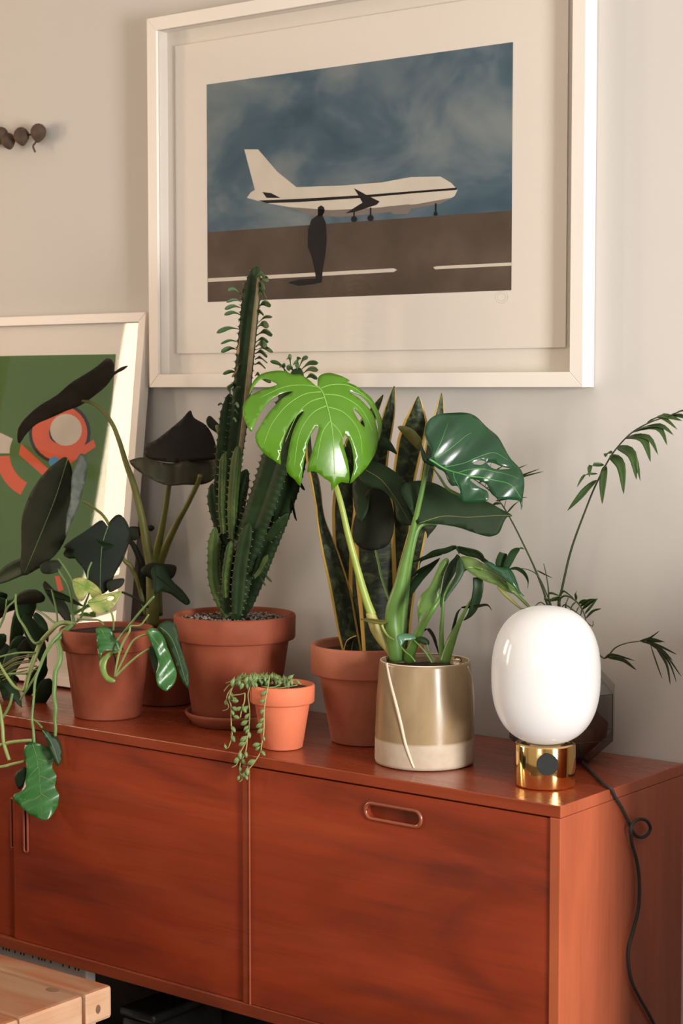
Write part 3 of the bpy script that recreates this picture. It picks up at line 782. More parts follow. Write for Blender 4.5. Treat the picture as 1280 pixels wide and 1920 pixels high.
def paddle(stem, b, t, y0, y1, wpx, mat=None, up=6):
    p0, p1 = at(*b, y0), at(*t, y1); mid = (p0+p1)/2+np.array((0, 0, up/1000.))
    side = nrm(np.array((.25, -.4, .9))+np.array([random.uniform(-.5, .5) for _ in range(3)]))
    ribbon('leaf', [p0, mid, p1], wpx/1000., side, mat or ML_cleaf, stem, 'spoon', .12, 4, 4, .0011)
K = crop(400, 490, 7.68)
for (b, t, wd) in (((435, 690), (160, 690), 4), ((430, 795), (155, 770), 4), ((405, 985), (45, 1030), 4.5), ((390, 1180), (105, 1190), 3), ((375, 1285), (108, 1308), 4.8), ((395, 1640), (135, 1625), 4), ((395, 475), (205, 420), 4), ((440, 605), (185, 590), 3), ((395, 1805), (195, 1835), 4), ((385, 890), (360, 870), 2), ((400, 1545), (335, 1550), 2.5)):
    paddle(main, K(*b), K(*t), yc+.02, yc-.005, wd)
for (b, t, wd) in (((630, 670), (828, 630), 6.5), ((620, 780), (720, 760), 6), ((625, 910), (845, 800), 3), ((620, 960), (797, 935), 6.5), ((630, 1060), (848, 1055), 7), ((600, 1170), (792, 1158), 5), ((610, 1230), (770, 1220), 8), ((610, 1275), (857, 1308), 4), ((600, 1330), (775, 1365), 7), ((600, 1410), (768, 1455), 7), ((590, 1490), (748, 1535), 6), ((640, 300), (800, 285), 6), ((640, 430), (765, 530), 7), ((600, 1650), (690, 1690), 6), ((600, 1720), (830, 1740), 5), ((640, 380), (740, 400), 8), ((620, 220), (745, 230), 5)):
    paddle(main, K(*b), K(*t), yc+.02, yc-.002, wd)
for (b, t) in (((385, 1465), (265, 1665)), ((380, 1110), (345, 1335))):
    paddle(main, K(*b), K(*t), yc+.01, yc-.01, 4, ML_dry, -4)
K = crop(320, 480, 4.)
for (b, t, wd) in (((970, 860), (1105, 800), 5), ((980, 890), (1105, 855), 5), ((1000, 930), (1100, 915), 6), ((960, 840), (1028, 758), 4), ((940, 830), (970, 762), 4), ((900, 830), (880, 755), 6), ((880, 880), (745, 790), 4), ((860, 930), (715, 905), 5), ((860, 900), (830, 820), 7), ((930, 880), (870, 850), 8), ((900, 950), (760, 930), 5), ((960, 900), (930, 790), 7)):
    paddle(r1, K(*b), K(*t), yc-.01, yc-.02, wd)
K = crop(380, 940, 6.4)
for (b, t, wd) in (((690, 820), (830, 965), 3.2), ((670, 880), (755, 1010), 3.4), ((760, 700), (795, 770), 2.5), ((735, 740), (755, 795), 2.5)):
    paddle(r2, K(*b), K(*t), yc-.02, yc-.03, wd, None, 0)
K = crop(380, 720, 5.333)
for (b, t, wd) in (((220, 240), (150, 215), 2), ((280, 120), (245, 45), 5), ((300, 160), (375, 30), 4), ((310, 220), (365, 235), 4), ((300, 290), (355, 300), 3), ((290, 370), (340, 380), 3)):
    paddle(l6, K(*b), K(*t), yc+.0, yc-.01, wd)
K = crop(440, 660, 4.267)
for (b, t, wd) in (((440, 960), (560, 1105), 6), ((470, 960), (545, 985), 4), ((430, 1050), (495, 1350), 15), ((440, 980), (530, 1010), 4)):
    paddle(r2, K(*b), K(*t), yc+.03, yc+.03, wd, ML_dark, 3)

# ================================================================== snake plant in the terracotta pot
C2 = (-.5259, -.1685)
sn = thing('potted_snake_plant', 'snake plant with upright yellow-edged leaves in a pale terracotta pot', 'potted plant', (*C2, .75))
z1 = .9205
lathe('pot', pot_prof(.0625, .0985, z1, .052), C2, M_terra2, sn, 64)
soil_disc('soil', .089, z1-.016, C2, M_soil, sn, .003)
def snake(path, w, side, prof, twist=0., fold=.25):
    P = [at(*p) for p in path]
    o = ribbon('leaf', P, w, side, ML_snake, sn, prof, fold, 8, 8, .0022, twist)
    return o
up_taper = (.55, .75, .9, 1, 1, .95, .75, .45, .02)
ys = C2[1]
# leaf at the left that twists on its way up
snake([(664, 1240, ys-.01), (652, 1180, ys-.01), (640, 1110, ys-.012), (622, 1040, ys-.012), (606, 985, ys-.015), (600, 950, ys-.01), (594, 900, ys-.01), (585, 860, ys-.01), (580, 800, ys)], .021, RT, (.75, .9, .95, .85, .55, .45, .8, 1., .9), 1.5)
snake([(690, 1240, ys+.02), (688, 1150, ys+.02), (690, 1050, ys+.025), (694, 950, ys+.03), (708, 860, ys+.03), (726, 790, ys+.035), (739, 724, ys+.04)], .034, RT, (.7, .85, 1, 1, .85, .62, .45, .3, .02))
snake([(712, 1240, ys-.03), (709, 1150, ys-.03), (705, 1080, ys-.03), (702, 1000, ys-.03), (698, 930, ys-.03), (690, 880, ys-.03)], .036, RT, (.8, .92, 1, 1, .95, .6))
snake([(728, 1240, ys), (740, 1150, ys), (744, 1060, ys), (748, 980, ys+.01), (757, 900, ys+.015), (770, 830, ys+.02), (780, 790, ys+.02), (784, 743, ys+.02)], .024, RT, (.9, 1, 1, .9, .85, 1, .85, .02))
snake([(745, 1240, ys-.012), (752, 1150, ys-.012), (764, 1080, ys-.012), (778, 1020, ys-.012), (792, 960, ys-.01), (800, 900, ys), (812, 830, ys+.01), (824, 780, ys+.02), (827, 737, ys+.02)], .020, RT, (1, 1, .95, .85, .7, .62, .6, .5, .02), .5)
snake([(672, 1240, ys+.03), (662, 1150, ys+.03), (655, 1050, ys+.03), (650, 950, ys+.035), (660, 850, ys+.035), (690, 790, ys+.04), (718, 740, ys+.045)], .028, RT, (.8, .95, 1, .95, .7, .45, .02))
snake([(650, 1235, ys-.035), (655, 1205, ys-.038), (668, 1192, ys-.045)], .008, RT, (1, .8, .02))

# ================================================================== monstera in the glazed stoneware pot
C3 = (-.3407, -.2568)
mo = thing('potted_monstera', 'monstera with large split glossy leaves in a beige stoneware pot', 'potted plant', (*C3, .75))
m_st, N, L, b = newmat('stoneware')
v = coords(N, L); f_ = noise(N, L, 7., 5, v, .6); g2 = noise(N, L, 60., 4, v)
tcn = N.new('ShaderNodeTexCoord'); sp = N.new('ShaderNodeSeparateXYZ'); L.new(tcn.outputs['Object'], sp.inputs[0])
wv = N.new('ShaderNodeMath'); wv.operation = 'MULTIPLY_ADD'; wv.inputs[1].default_value = .004; L.new(noise(N, L, 5., 2, v), wv.inputs[0]); L.new(sp.outputs[2], wv.inputs[2])
dip = ramp(N, L, wv.outputs[0], [(.0455, (0, 0, 0)), (.0465, (1, 1, 1))])
glz = ramp(N, L, f_, [(.3, (.21, .145, .078)), (.55, (.30, .215, .12)), (.75, (.38, .285, .175))])
raw = ramp(N, L, g2, [(.3, (.40, .32, .235)), (.7, (.45, .375, .285))])
L.new(mixc(N, L, dip, raw, glz), b.inputs['Base Color']); L.new(ramp(N, L, dip, [(0, (.6,)*3), (1, (.24,)*3)]), b.inputs['Roughness'])
bumped(N, L, b, f_, .35, .002)
zt3 = .9185
prof = [(0, .7508), (.076, .7508), (.0805, .7525), (.0818, .757), (.0812, .80), (.0785, .86), (.0742, zt3-.004), (.0738, zt3-.001), (.0725, zt3), (.0705, zt3-.001), (.069, zt3-.006), (.071, zt3-.03)]
V, Fc = lathe_vf(prof, C3, 80)
V = [np.array(v_)+np.array((0, 0, .0012*math.sin(2.2*math.atan2(v_[1]-C3[1], v_[0]-C3[0])+1) if v_[2] > .85 else 0)) for v_ in V]
pot3 = mesh('pot', V, Fc, m_st, mo); pot3['label'] = 'beige glazed stoneware pot with a paler base and slanted seams'
m_seam = plain('unglazed_seam', (.60, .50, .39), .6, c2=(.55, .45, .34), scale=60.)
def on_pot(px, py):
    """point on the pot wall seen at this pixel"""
    r = ray(px, py); o = CAM-np.array((*C3, 0)); rad = .0785
    for _ in range(3):
        a = r[0]**2+r[1]**2; b_ = 2*(o[0]*r[0]+o[1]*r[1]); c = o[0]**2+o[1]**2-rad**2
        D = b_*b_-4*a*c; t = (-b_-math.sqrt(max(D, 0)))/(2*a); p = CAM+r*t
        rad = float(np.interp(p[2], [.7508, .757, .80, .86, zt3], [.0805, .0818, .0812, .0785, .0738]))
    return p
tube('seam', [on_pot(*q) for q in ((725, 1243), (731, 1275), (741, 1315), (751, 1355), (760, 1395), (770, 1425), (776, 1440))], (.0022, .0026, .0027, .0024, .0018), m_seam, pot3, 8)
tube('seam', [on_pot(*q) for q in ((876, 1250), (884, 1275), (887, 1310), (888, 1345))], (.0016, .002, .0012), m_seam, pot3, 8)
tube('seam', [np.array((C3[0]+.0725*math.cos(a), C3[1]+.0725*math.sin(a), zt3)) for a in np.linspace(0, 6.2, 30)], .0012, m_seam, pot3, 6, 1)
soil_disc('soil', .0705, zt3-.014, C3, M_soil, mo, .004)
ym = C3[1]
K = crop(440, 660, 4.267)
def kk(l): return [K(*p) for p in l]
# bright split leaf turned to the viewer
o1 = kk([(656, 270), (664, 262), (664, 215), (680, 180), (715, 162), (760, 155), (800, 160), (870, 180), (927, 208), (900, 222), (970, 242), (1040, 280), (1105, 322), (1150, 390), (1183, 440), (1198, 495), (1192, 570), (1172, 645), (1168, 560), (1150, 480), (1112, 410), (1060, 352), (990, 312), (905, 297), (1000, 345), (1075, 402), (1122, 455), (1152, 530), (1166, 600), (1166, 665), (1140, 745), (1080, 835), (1005, 905), (950, 948), (975, 862), (965, 775), (935, 690), (893, 640), (874, 660), (868, 690), (885, 735), (918, 805), (940, 880), (942, 945),
         (885, 942), (840, 968), (806, 998), (795, 952), (740, 927), (680, 893), (630, 884), (598, 890), (603, 840), (625, 765), (650, 690), (667, 625), (676, 586), (652, 594), (612, 650), (585, 720), (570, 800), (560, 885), (550, 972), (500, 932), (430, 882), (432, 800), (446, 705), (470, 615), (512, 530), (562, 463), (500, 505), (442, 575), (405, 650), (385, 720), (375, 790), (381, 838), (320, 805), (235, 752), (165, 655), (200, 582), (252, 500), (322, 420), (400, 350), (472, 310), (400, 315), (320, 350), (252, 410), (200, 485), (165, 562), (136, 606), (100, 550), (76, 485), (68, 405), (100, 352), (150, 310), (250, 270), (345, 246),
         (300, 212), (260, 192), (212, 196), (160, 240), (118, 320), (140, 228), (190, 162), (250, 135), (330, 125), (400, 132), (470, 165), (520, 163), (565, 190), (605, 222), (640, 258)])
h1 = [kk([(948, 437), (990, 462), (1030, 505), (1052, 560), (1020, 545), (975, 490)])]
mid = [(662, 270), (700, 320), (740, 440), (775, 580), (800, 740), (818, 900)]
vn = [(kk(mid), 1.6)]
for l in ([(670, 280), (560, 258), (400, 268), (200, 350)], [(690, 318), (560, 335), (420, 420), (300, 560), (240, 700)], [(715, 365), (600, 400), (500, 500), (410, 690)], [(735, 430), (620, 490), (520, 640), (490, 850)], [(765, 545), (700, 640), (670, 820)], [(690, 285), (800, 250), (950, 260), (1120, 370)], [(712, 340), (860, 350), (1020, 430), (1120, 580)], [(740, 440), (880, 480), (1000, 600), (1040, 760)], [(770, 560), (840, 620), (900, 720)]):
    vn.append((kk(l), .9))
bend1 = lambda x, y: -.006*min(0, x)**2-.022*max(0, x)**2-.030*max(0, y+.25)**2-.012*max(0, -y-.5)
blade('leaf', o1, (605, 790, ym-.075), facing(.15, .5), ML_mon, mo, h1, vn, ML_vein, bend1, 8, 2, .001, .0011)['label'] = 'bright green split leaf facing forward'
# deep green leaf on the right with slots
K = crop(700, 720, 4.)
o2 = kk([(418, 552), (440, 540), (432, 485), (405, 430), (394, 375), (396, 310), (430, 255), (500, 217), (600, 203), (705, 206), (795, 238), (870, 292), (930, 362), (972, 450), (1030, 530), (1082, 602), (1112, 672), (1128, 770), (1124, 850), (1126, 910), (1118, 938), (1112, 890), (1090, 868), (1000, 864), (938, 858), (900, 828), (878, 790), (862, 742), (800, 716), (722, 708), (770, 740), (830, 770), (868, 800), (865, 862), (790, 864), (700, 852), (664, 828), (672, 792), (640, 752), (602, 745), (575, 700), (552, 640), (500, 612), (460, 590)])
h2 = [kk([(742, 604), (782, 578), (832, 588), (802, 612)]), kk([(845, 598), (900, 593), (962, 608), (1038, 630), (990, 634), (900, 630)])]
vn = [(kk([(425, 555), (520, 600), (620, 650), (720, 690), (850, 700), (1000, 750), (1110, 850)]), 1.8)]
for l in ([(480, 550), (580, 480), (690, 390), (740, 360)], [(455, 545), (500, 440), (560, 290)], [(540, 605), (680, 590), (760, 560), (900, 520), (1020, 560)], [(640, 655), (780, 640), (960, 660), (1080, 720)], [(610, 640), (620, 700), (660, 770)]):
    vn.append((kk(l), .8))
bend2 = lambda x, y: -.016*(x*.6-y*.8)**2*2.2+.005*math.sin(6*(x+y))
blade('leaf', o2, (890, 850, ym-.01), facing(.25, .3), ML_mon2, mo, h2, vn, ML_vein2, bend2, 8, 3, .001, .0011)['label'] = 'deep green glossy leaf with slots'
blade('leaf', kk([(357, 440), (372, 480), (400, 535), (440, 560), (470, 592), (440, 618), (405, 600), (370, 575), (354, 510)]), (802, 853, ym-.016), facing(.0, .2), ML_mon2, mo, sm=3)
blade('leaf', kk([(180, 322), (245, 317), (300, 345), (345, 395), (362, 435), (352, 502), (300, 462), (240, 395)]), (770, 820, ym-.012), facing(-.3, -.3), ML_pet3, mo, sm=3)
ribbon('leaf', [at(*K(440, 618), ym-.015), at(*K(500, 690), ym-.018), at(*K(560, 775), ym-.02), at(*K(640, 822), ym-.02), at(*K(675, 832), ym-.018)], .006, (.3, -.6, .6), ML_pet2, mo, 'lance', .5)
# dark leaf below it, seen from underneath
o3 = kk([(335, 1045), (300, 985), (250, 890), (215, 815), (214, 765), (240, 735), (330, 715), (400, 720), (480, 745), (560, 790), (650, 830), (750, 858), (850, 885), (950, 940), (1038, 990), (1000, 1002), (975, 1040), (945, 1112), (900, 1136), (850, 1138), (750, 1110), (650, 1076), (550, 1056), (450, 1044), (385, 1040)])
blade('leaf', o3, (850, 950, ym+.03), facing(.1, .25), ML_dark, mo, [], [(kk([(345, 1040), (520, 990), (700, 1000), (900, 990), (1030, 990)]), 1.)], ML_pet3, lambda x, y: -.012*y*y*2+.004*x, 9, 3)
blade('leaf', kk([(350, 1062), (400, 1046), (475, 1048), (455, 1090), (420, 1130), (402, 1158), (395, 1110)]), (802, 995, ym+.02), facing(.2, -.2), ML_black, mo, sm=3)
o4 = kk([(-100, 600), (-30, 570), (60, 598), (150, 650), (252, 740), (218, 765), (220, 830), (300, 960), (322, 1010), (285, 1056), (205, 1042), (165, 985), (155, 890), (60, 790), (-40, 760), (-120, 700)])
blade('leaf', o4, (745, 905, ym+.015), facing(-.3, .4), ML_dark, mo, [], [(kk([(-60, 640), (60, 720), (160, 850), (270, 1030)]), .8)], ML_pet3, lambda x, y: -.02*(x-y*.7)**2, 9, 3)
blade('leaf', kk([(10, 380), (60, 390), (100, 405), (140, 450), (178, 528), (120, 500), (70, 495), (30, 480)]), (715, 840, ym+.02), facing(0, .2), ML_dark, mo, sm=3)
K = crop(540, 820, 4.267)
blade('leaf', kk([(520, 690), (560, 560), (640, 420), (740, 380), (800, 450), (835, 560), (848, 690), (832, 800), (790, 870), (720, 898), (650, 905), (570, 880), (515, 810)]), (700, 980, ym+.045), facing(-.1, -.25), ML_black, mo, bend=lambda x, y: -.02*x*x, sm=3)
blade('leaf', kk([(520, 300), (560, 290), (650, 330), (650, 480), (630, 600), (570, 680), (530, 560), (515, 430)]), (674, 930, ym+.03), facing(-.6, .3), ML_dark, mo, bend=lambda x, y: -.03*x*x, sm=3)
tube('petiole', [at(*K(x, y), ym+d) for x, y, d in ((700, 905, .04), (722, 1000, .03), (750, 1130, .02), (815, 1330, .01), (850, 1500, 0), (865, 1700, 0))], .0022, ML_pet2, mo)
# petioles
def pet(pts, r, mat, sm=5): return tube('petiole', pts, r, mat, mo, 10, sm)
pet([at(600, 740, ym-.03), at(612, 830, ym-.04), at(622, 885, ym-.048), at(*K(420, 520), ym-.056), at(*K(480, 780), ym-.048), at(*K(560, 1080), ym-.036), at(*K(625, 1300), ym-.024), at(*K(670, 1420), ym-.016)], (.0035, .0042, .0052, .0064, .0078), ML_pet)
pet([at(*K(655, 1400), ym-.018), at(*K(700, 1520), ym-.014), at(*K(755, 1610), ym-.01), at(*K(830, 1720), ym-.006), at(*K(860, 1790), ym)], (.0078, .0105, .0108, .008, .007), plain('stem_base_pale', (.40, .36, .12), .5, c2=(.30, .27, .08), scale=25.))
pet([at(*K(1115, 190), ym-.012), at(*K(1080, 380), ym-.012), at(*K(1040, 560), ym-.012), at(*K(985, 790), ym-.012), at(*K(940, 980), ym-.012), at(*K(890, 1200), ym-.012), at(*K(840, 1400), ym-.012), at(*K(850, 1600), ym-.01), at(*K(870, 1790), ym-.006)], (.0038, .0042, .0046, .0062, .0095, .0135, .014, .012), ML_pet2)
pet([at(*K(1190, 690), ym+.02), at(*K(1090, 690), ym+.015), at(*K(1030, 740), ym+.005), at(*K(985, 900), ym), at(*K(950, 1100), ym), at(*K(920, 1350), ym), at(*K(900, 1600), ym), at(*K(890, 1780), ym)], (.003, .004, .0052, .006, .008, .009, .008), ML_pet2)
ribbon('sheath', [at(*K(x, y), ym-.03) for x, y in ((580, 1455), (640, 1462), (700, 1470), (760, 1478), (800, 1465))], .0045, (0, -.3, 1), ML_pet3, mo, (.2, .8, 1, .9, .05), .3)
tube('aerial_root', [at(*K(x, y), ym-.032) for x, y in ((750, 1500), (765, 1540), (800, 1590), (848, 1620))], (.0022, .002, .0012), ML_pet, mo)
# lower leaf hanging right, with narrow lobes
K = crop(740, 1000, 4.741)
pet([at(*K(780, 320), ym-.005), at(*K(700, 300), ym-.007), at(*K(620, 320), ym-.005), at(*K(540, 410), ym-.002), at(*K(440, 530), ym-.0), at(*K(330, 680), ym-.02), at(*K(230, 850), ym-.012), at(*K(150, 1030), ym-.006), at(*K(120, 1130), ym)], (.002, .0026, .003, .0036, .0046, .006, .0085, .009), ML_pet2)
pet([at(*K(430, 560), ym+.0), at(*K(425, 700), ym+.0), at(*K(415, 850), ym+.0), at(*K(415, 1000), ym), at(*K(420, 1150), ym)], (.0028, .0032, .004, .0048), ML_pet2)
pet([at(*K(700, 560), ym+.01), at(*K(640, 660), ym+.01), at(*K(570, 800), ym+.008), at(*K(500, 960), ym+.004), at(*K(440, 1150), ym)], (.002, .0024, .004, .0075, .009), ML_pet2)
blade('leaf', kk([(575, 225), (600, 205), (680, 215), (790, 270), (900, 345), (1000, 430), (1075, 500), (1120, 560), (1180, 620), (1222, 680), (1190, 665), (1130, 610), (1060, 545), (1000, 520), (960, 505), (900, 460), (800, 425), (700, 370), (640, 325), (590, 275)]), (900, 1080, ym-.005), facing(.1, .35), leafmat('lobe_olive', (.06, .105, .018), (.085, .14, .026), .35, .1), mo, [], [(kk([(640, 300), (780, 320), (950, 400), (1060, 490)]), .8)], ML_vein, sm=3)
blade('leaf', kk([(790, 262), (850, 255), (920, 300), (1000, 300), (1050, 350), (1085, 430), (1110, 510), (1150, 560), (1100, 530), (1060, 480), (990, 420), (900, 340)]), (940, 1075, ym-.002), facing(.3, .5), ML_mon2, mo, sm=3)
blade('leaf', kk([(905, 470), (960, 505), (1030, 570), (1100, 640), (1165, 700), (1100, 665), (1020, 600), (950, 535)]), (960, 1120, ym-.004), facing(.1, .2), ML_pet3, mo, sm=3)
blade('leaf', kk([(440, 225), (470, 222), (478, 260), (440, 350), (415, 440), (405, 520), (375, 600), (300, 680), (235, 745), (215, 810), (203, 720), (200, 630), (235, 545), (300, 480), (350, 380), (400, 270)]), (810, 1100, ym-.028), facing(-.2, .1), leafmat('lobe_green', (.075, .16, .024), (.10, .20, .032), .35, .15), mo, [], [], None, lambda x, y: -.02*x*x, sm=3)
blade('leaf', kk([(555, 185), (530, 215), (480, 270), (440, 370), (420, 480), (402, 600), (410, 660), (430, 560), (470, 460), (520, 380), (560, 300), (590, 230)]), (842, 1085, ym-.02), facing(.2, .2), ML_dark, mo, sm=3)
blade('leaf', kk([(575, 215), (620, 300), (600, 380), (550, 460), (490, 540), (440, 610), (450, 540), (500, 450), (540, 360), (550, 270)]), (858, 1090, ym-.03), facing(-.1, .2), ML_vined, mo, sm=3)
def lobe(l, w_, mat=ML_dark, prof='lance', side=(.4, -.4, .6), y=ym+.012):
    return ribbon('leaf', [at(*K(a, b_), y) for a, b_ in l], w_, side, mat, mo, prof, .2)
lobe([(575, 185), (540, 125), (450, 155), (350, 175), (270, 215), (120, 265)], .005, side=(0, -.3, 1))
lobe([(570, 185), (560, 140), (640, 160), (740, 185), (800, 240), (850, 265)], .008, side=(0, -.4, 1))
lobe([(660, 175), (720, 175), (780, 210), (800, 245)], .008, side=(0, -.4, 1))
lobe([(400, 220), (320, 290), (220, 390), (130, 530), (95, 620)], .0075, side=RT)
lobe([(370, 240), (300, 290), (220, 330), (130, 400)], .003, side=(0, -.3, 1))
lobe([(420, 190), (330, 205), (240, 240), (215, 310)], .003)
lobe([(735, 390), (740, 480), (725, 570), (700, 660), (660, 730), (610, 775)], .0085, ML_vined, (.9, 1, 1, .9, .7, .4, .05), RT)
lobe([(590, 660), (640, 655), (720, 650), (800, 635), (835, 645), (860, 685)], .0025, ML_black, 'needle', (0, -.3, 1))
lobe([(505, 890), (530, 800), (555, 710), (590, 665)], .0024, ML_vined, 'needle', RT)
lobe([(935, 300), (945, 240), (965, 175)], .0085, ML_vined, (.7, 1, 1, .9, .75), RT)
lobe([(985, 310), (1020, 240), (1060, 170), (1110, 130)], .0065, ML_vined, 'strap', RT)
lobe([(1110, 130), (1130, 132), (1150, 142)], .0012, ML_vined, 'needle', (0, 0, 1))
lobe([(1010, 320), (1080, 310), (1150, 350), (1185, 420), (1180, 490)], .004, ML_vined, 'lance', (.3, -.3, .8))
lobe([(240, 880), (290, 850), (340, 910), (370, 1000), (392, 1080)], .003, ML_black, 'needle', RT)
blade('leaf', kk([(205, 960), (215, 920), (250, 920), (290, 940), (308, 970), (295, 995), (250, 985)]), (795, 1203, ym-.02), facing(.1, .3), ML_vined, mo, sm=3)
tube('petiole', [at(*K(x, y), ym-.02) for x, y in ((285, 985), (300, 1050), (330, 1100), (345, 1150))], .0013, ML_pet2, mo)
blade('leaf', kk([(22, 910), (80, 890), (150, 900), (188, 930), (150, 950), (90, 955), (60, 1000), (40, 1000), (28, 960)]), (760, 1196, ym-.05), facing(.2, .4), leafmat('leaf_glaucous', (.05, .14, .075), (.09, .2, .11), .3, .1), mo, sm=3)
tube('petiole', [at(*K(x, y), ym-.045) for x, y in ((170, 950), (220, 1000), (280, 1070), (330, 1150))], .0013, ML_pet2, mo)
tube('petiole', [at(*K(x, y), ym-.05) for x, y in ((50, 1000), (90, 1050), (140, 1090), (180, 1140))], .0013, ML_pet2, mo)
tube('root', [at(*K(x, y), ym-.02) for x, y in ((530, 1115), (545, 1100), (575, 1105), (590, 1125), (585, 1145))], .0008, ML_black, mo, 6)

# ================================================================== trailing bead succulent in the small new pot
C4 = (-.6003, -.3092)
su = thing('potted_string_succulent', 'small trailing succulent with bead leaves in a bright orange terracotta pot', 'potted plant', (*C4, .75))
z1 = .8605
lathe('pot', pot_prof(.0345, .0558, z1, .0325, .004, .005), C4, M_terra3, su, 56)
soil_disc('soil', .050, z1-.009, C4, M_soil, su, .002)
K = crop(410, 1240, 6.737)
bv, bf = lathe_vf([(0, -1), (.35, -.85), (.75, -.45), (.95, .0), (.85, .45), (.5, .8), (.18, 1.1), (.06, 1.5), (0, 1.55)], (0, 0), 8)
bme = bpy.data.meshes.new('bead'); bme.from_pydata([tuple(map(float, v_)) for v_ in bv], [], [tuple(f) for f in bf]); bme.polygons.foreach_set('use_smooth', [True]*len(bme.polygons)); bme.materials.append(ML_pearl)
def bead(strand, p, d, s):
    """d: direction from the bead to its strand"""
    o = bpy.data.objects.new('leaf', bme); COL.objects.link(o); o.parent = strand; ORG[o.name] = ORG[strand.name]
    q = Vector(d).to_track_quat('Z', 'Y'); o.rotation_mode = 'QUATERNION'; o.rotation_quaternion = q
    o.location = Vector(p-ORG[strand.name]); o.scale = (s*.8, s*.8, s*1.35)
ysf = -.398
def strand(pts, ys_, beads, r=.0011, s=.0042):
    n = len(pts); P = [at(*K(*p), y) for p, y in zip(pts, np.interp(np.linspace(0, 1, n), np.linspace(0, 1, len(ys_)), ys_))]
    st = tube('strand', P, (r, r*.8), ML_strand, su, 6, 4)
    Pc = cr(P, 4)
    for (bx, by, sc) in beads:
        px = K(bx, by)
        # nearest point of the strand in view, bead hangs off it
        best = min(Pc, key=lambda q: (lambda d: (CX+F*np.dot(d, RT)/np.dot(d, FW)-px[0])**2+(CY-F*np.dot(d, UP)/np.dot(d, FW)-px[1]+3)**2)(q-CAM))
        p = at(px[0], px[1], best[1]-.001); d = best+np.array((0, 0, .003))-p
        if np.linalg.norm(d) < 1e-4: d = np.array((0, 0, 1.))
        bead(st, p, d, s*sc)
    return st
rimy = C4[1]-.045
strand([(640, 190), (628, 290), (618, 345), (598, 440), (580, 560), (572, 650), (572, 760), (570, 860), (560, 960), (540, 1060), (530, 1140), (480, 1230), (440, 1290), (390, 1350), (340, 1420), (310, 1450)], (rimy+.01, rimy-.012, -.372, -.38, -.385, -.398, -.405, -.406),
       [(565, 405, 1.2), (548, 505, 1.1), (545, 640, 1), (540, 745, 1), (510, 812, 1.3), (520, 880, 1.2), (570, 975, .8), (470, 1055, 1.35), (490, 1105, 1), (562, 1162, 1), (410, 1275, 1.5), (362, 1395, 1.2), (325, 1430, 1), (350, 1465, .9)])
strand([(560, 210), (440, 240), (400, 310), (370, 420), (380, 520), (392, 640), (388, 760), (380, 880), (362, 960), (355, 1060), (330, 1170), (280, 1270), (265, 1340), (270, 1420), (300, 1480), (260, 1525)], (rimy+.02, rimy-.005, -.36, -.375, -.385, -.398, -.404, -.405),
       [(330, 600, 1.4), (355, 700, 1.2), (320, 780, 1.4), (345, 850, 1.2), (360, 890, 1), (310, 985, 1.5), (290, 1045, 1.3), (385, 930, 1.1), (345, 1180, 1), (315, 1270, 1.1), (275, 1370, .9), (250, 1475, .9), (310, 1440, .9)])
strand([(540, 190), (340, 230), (200, 300), (150, 390), (130, 480), (155, 560), (155, 700), (160, 820), (170, 920), (155, 1000), (125, 1080), (90, 1100), (75, 1060)], (rimy+.02, rimy, -.36, -.37, -.378, -.386, -.388),
       [(210, 500, 1.3), (175, 650, 1), (210, 600, 1.3), (225, 705, 1.2), (185, 860, 1.2), (185, 980, 1.3), (205, 480, 1.1), (85, 1080, .8)])
strand([(380, 900), (350, 1000), (310, 1080), (270, 1160), (250, 1240), (220, 1310), (165, 1340)], (-.398, -.402, -.404), [(270, 1190, 1.2), (225, 1250, 1.3)])
strand([(330, 400), (325, 500), (300, 580), (280, 660), (275, 710)], (-.36, -.365, -.37), [(250, 600, 1.2), (325, 610, 1.2)])
strand([(210, 290), (120, 400), (100, 490), (125, 590), (50, 625)], (-.345, -.355, -.36), [(90, 520, .9), (140, 470, .9), (165, 430, 1)])
strand([(190, 240), (90, 275)], (-.345, -.35), [])
strand([(190, 250), (110, 320), (65, 380)], (-.345, -.35), [])
strand([(640, 330), (720, 320), (800, 270), (850, 225)], (rimy, C4[1]), [])
strand([(540, 315), (700, 340), (850, 325), (990, 300)], (rimy, rimy), [])
strand([(700, 190), (770, 230), (790, 280)], (rimy+.03, rimy+.01), [])
strand([(150, 430), (260, 420), (330, 400)], (-.362, -.36), [])
strand([(880, 220), (960, 250), (1040, 290)], (rimy+.02, rimy+.02), [(920, 265, 1), (1000, 260, .9)])
for j in range(9):
    x0 = random.uniform(420, 760); P = []; B = []
    for i in range(6):
        P.append((x0-i*random.uniform(40, 70), 165+12*abs(i-1.5)**1.4+random.uniform(-12, 25)+j*6)); B.append((P[-1][0]+random.uniform(-20, 20), P[-1][1]+random.uniform(0, 30), random.uniform(.9, 1.3)))
    strand(P, (C4[1]+random.uniform(-.03, .02), rimy-.005), B, .0009)
for j in range(7):
    x0 = random.uniform(560, 900); P = [(x0+random.uniform(-60, 60), 200+random.uniform(0, 90)) for _ in range(4)]
    strand(P, (C4[1]+.02, C4[1]-.02), [(p[0]+random.uniform(-25, 25), p[1]+random.uniform(-15, 15), random.uniform(.9, 1.3)) for p in P], .0009)

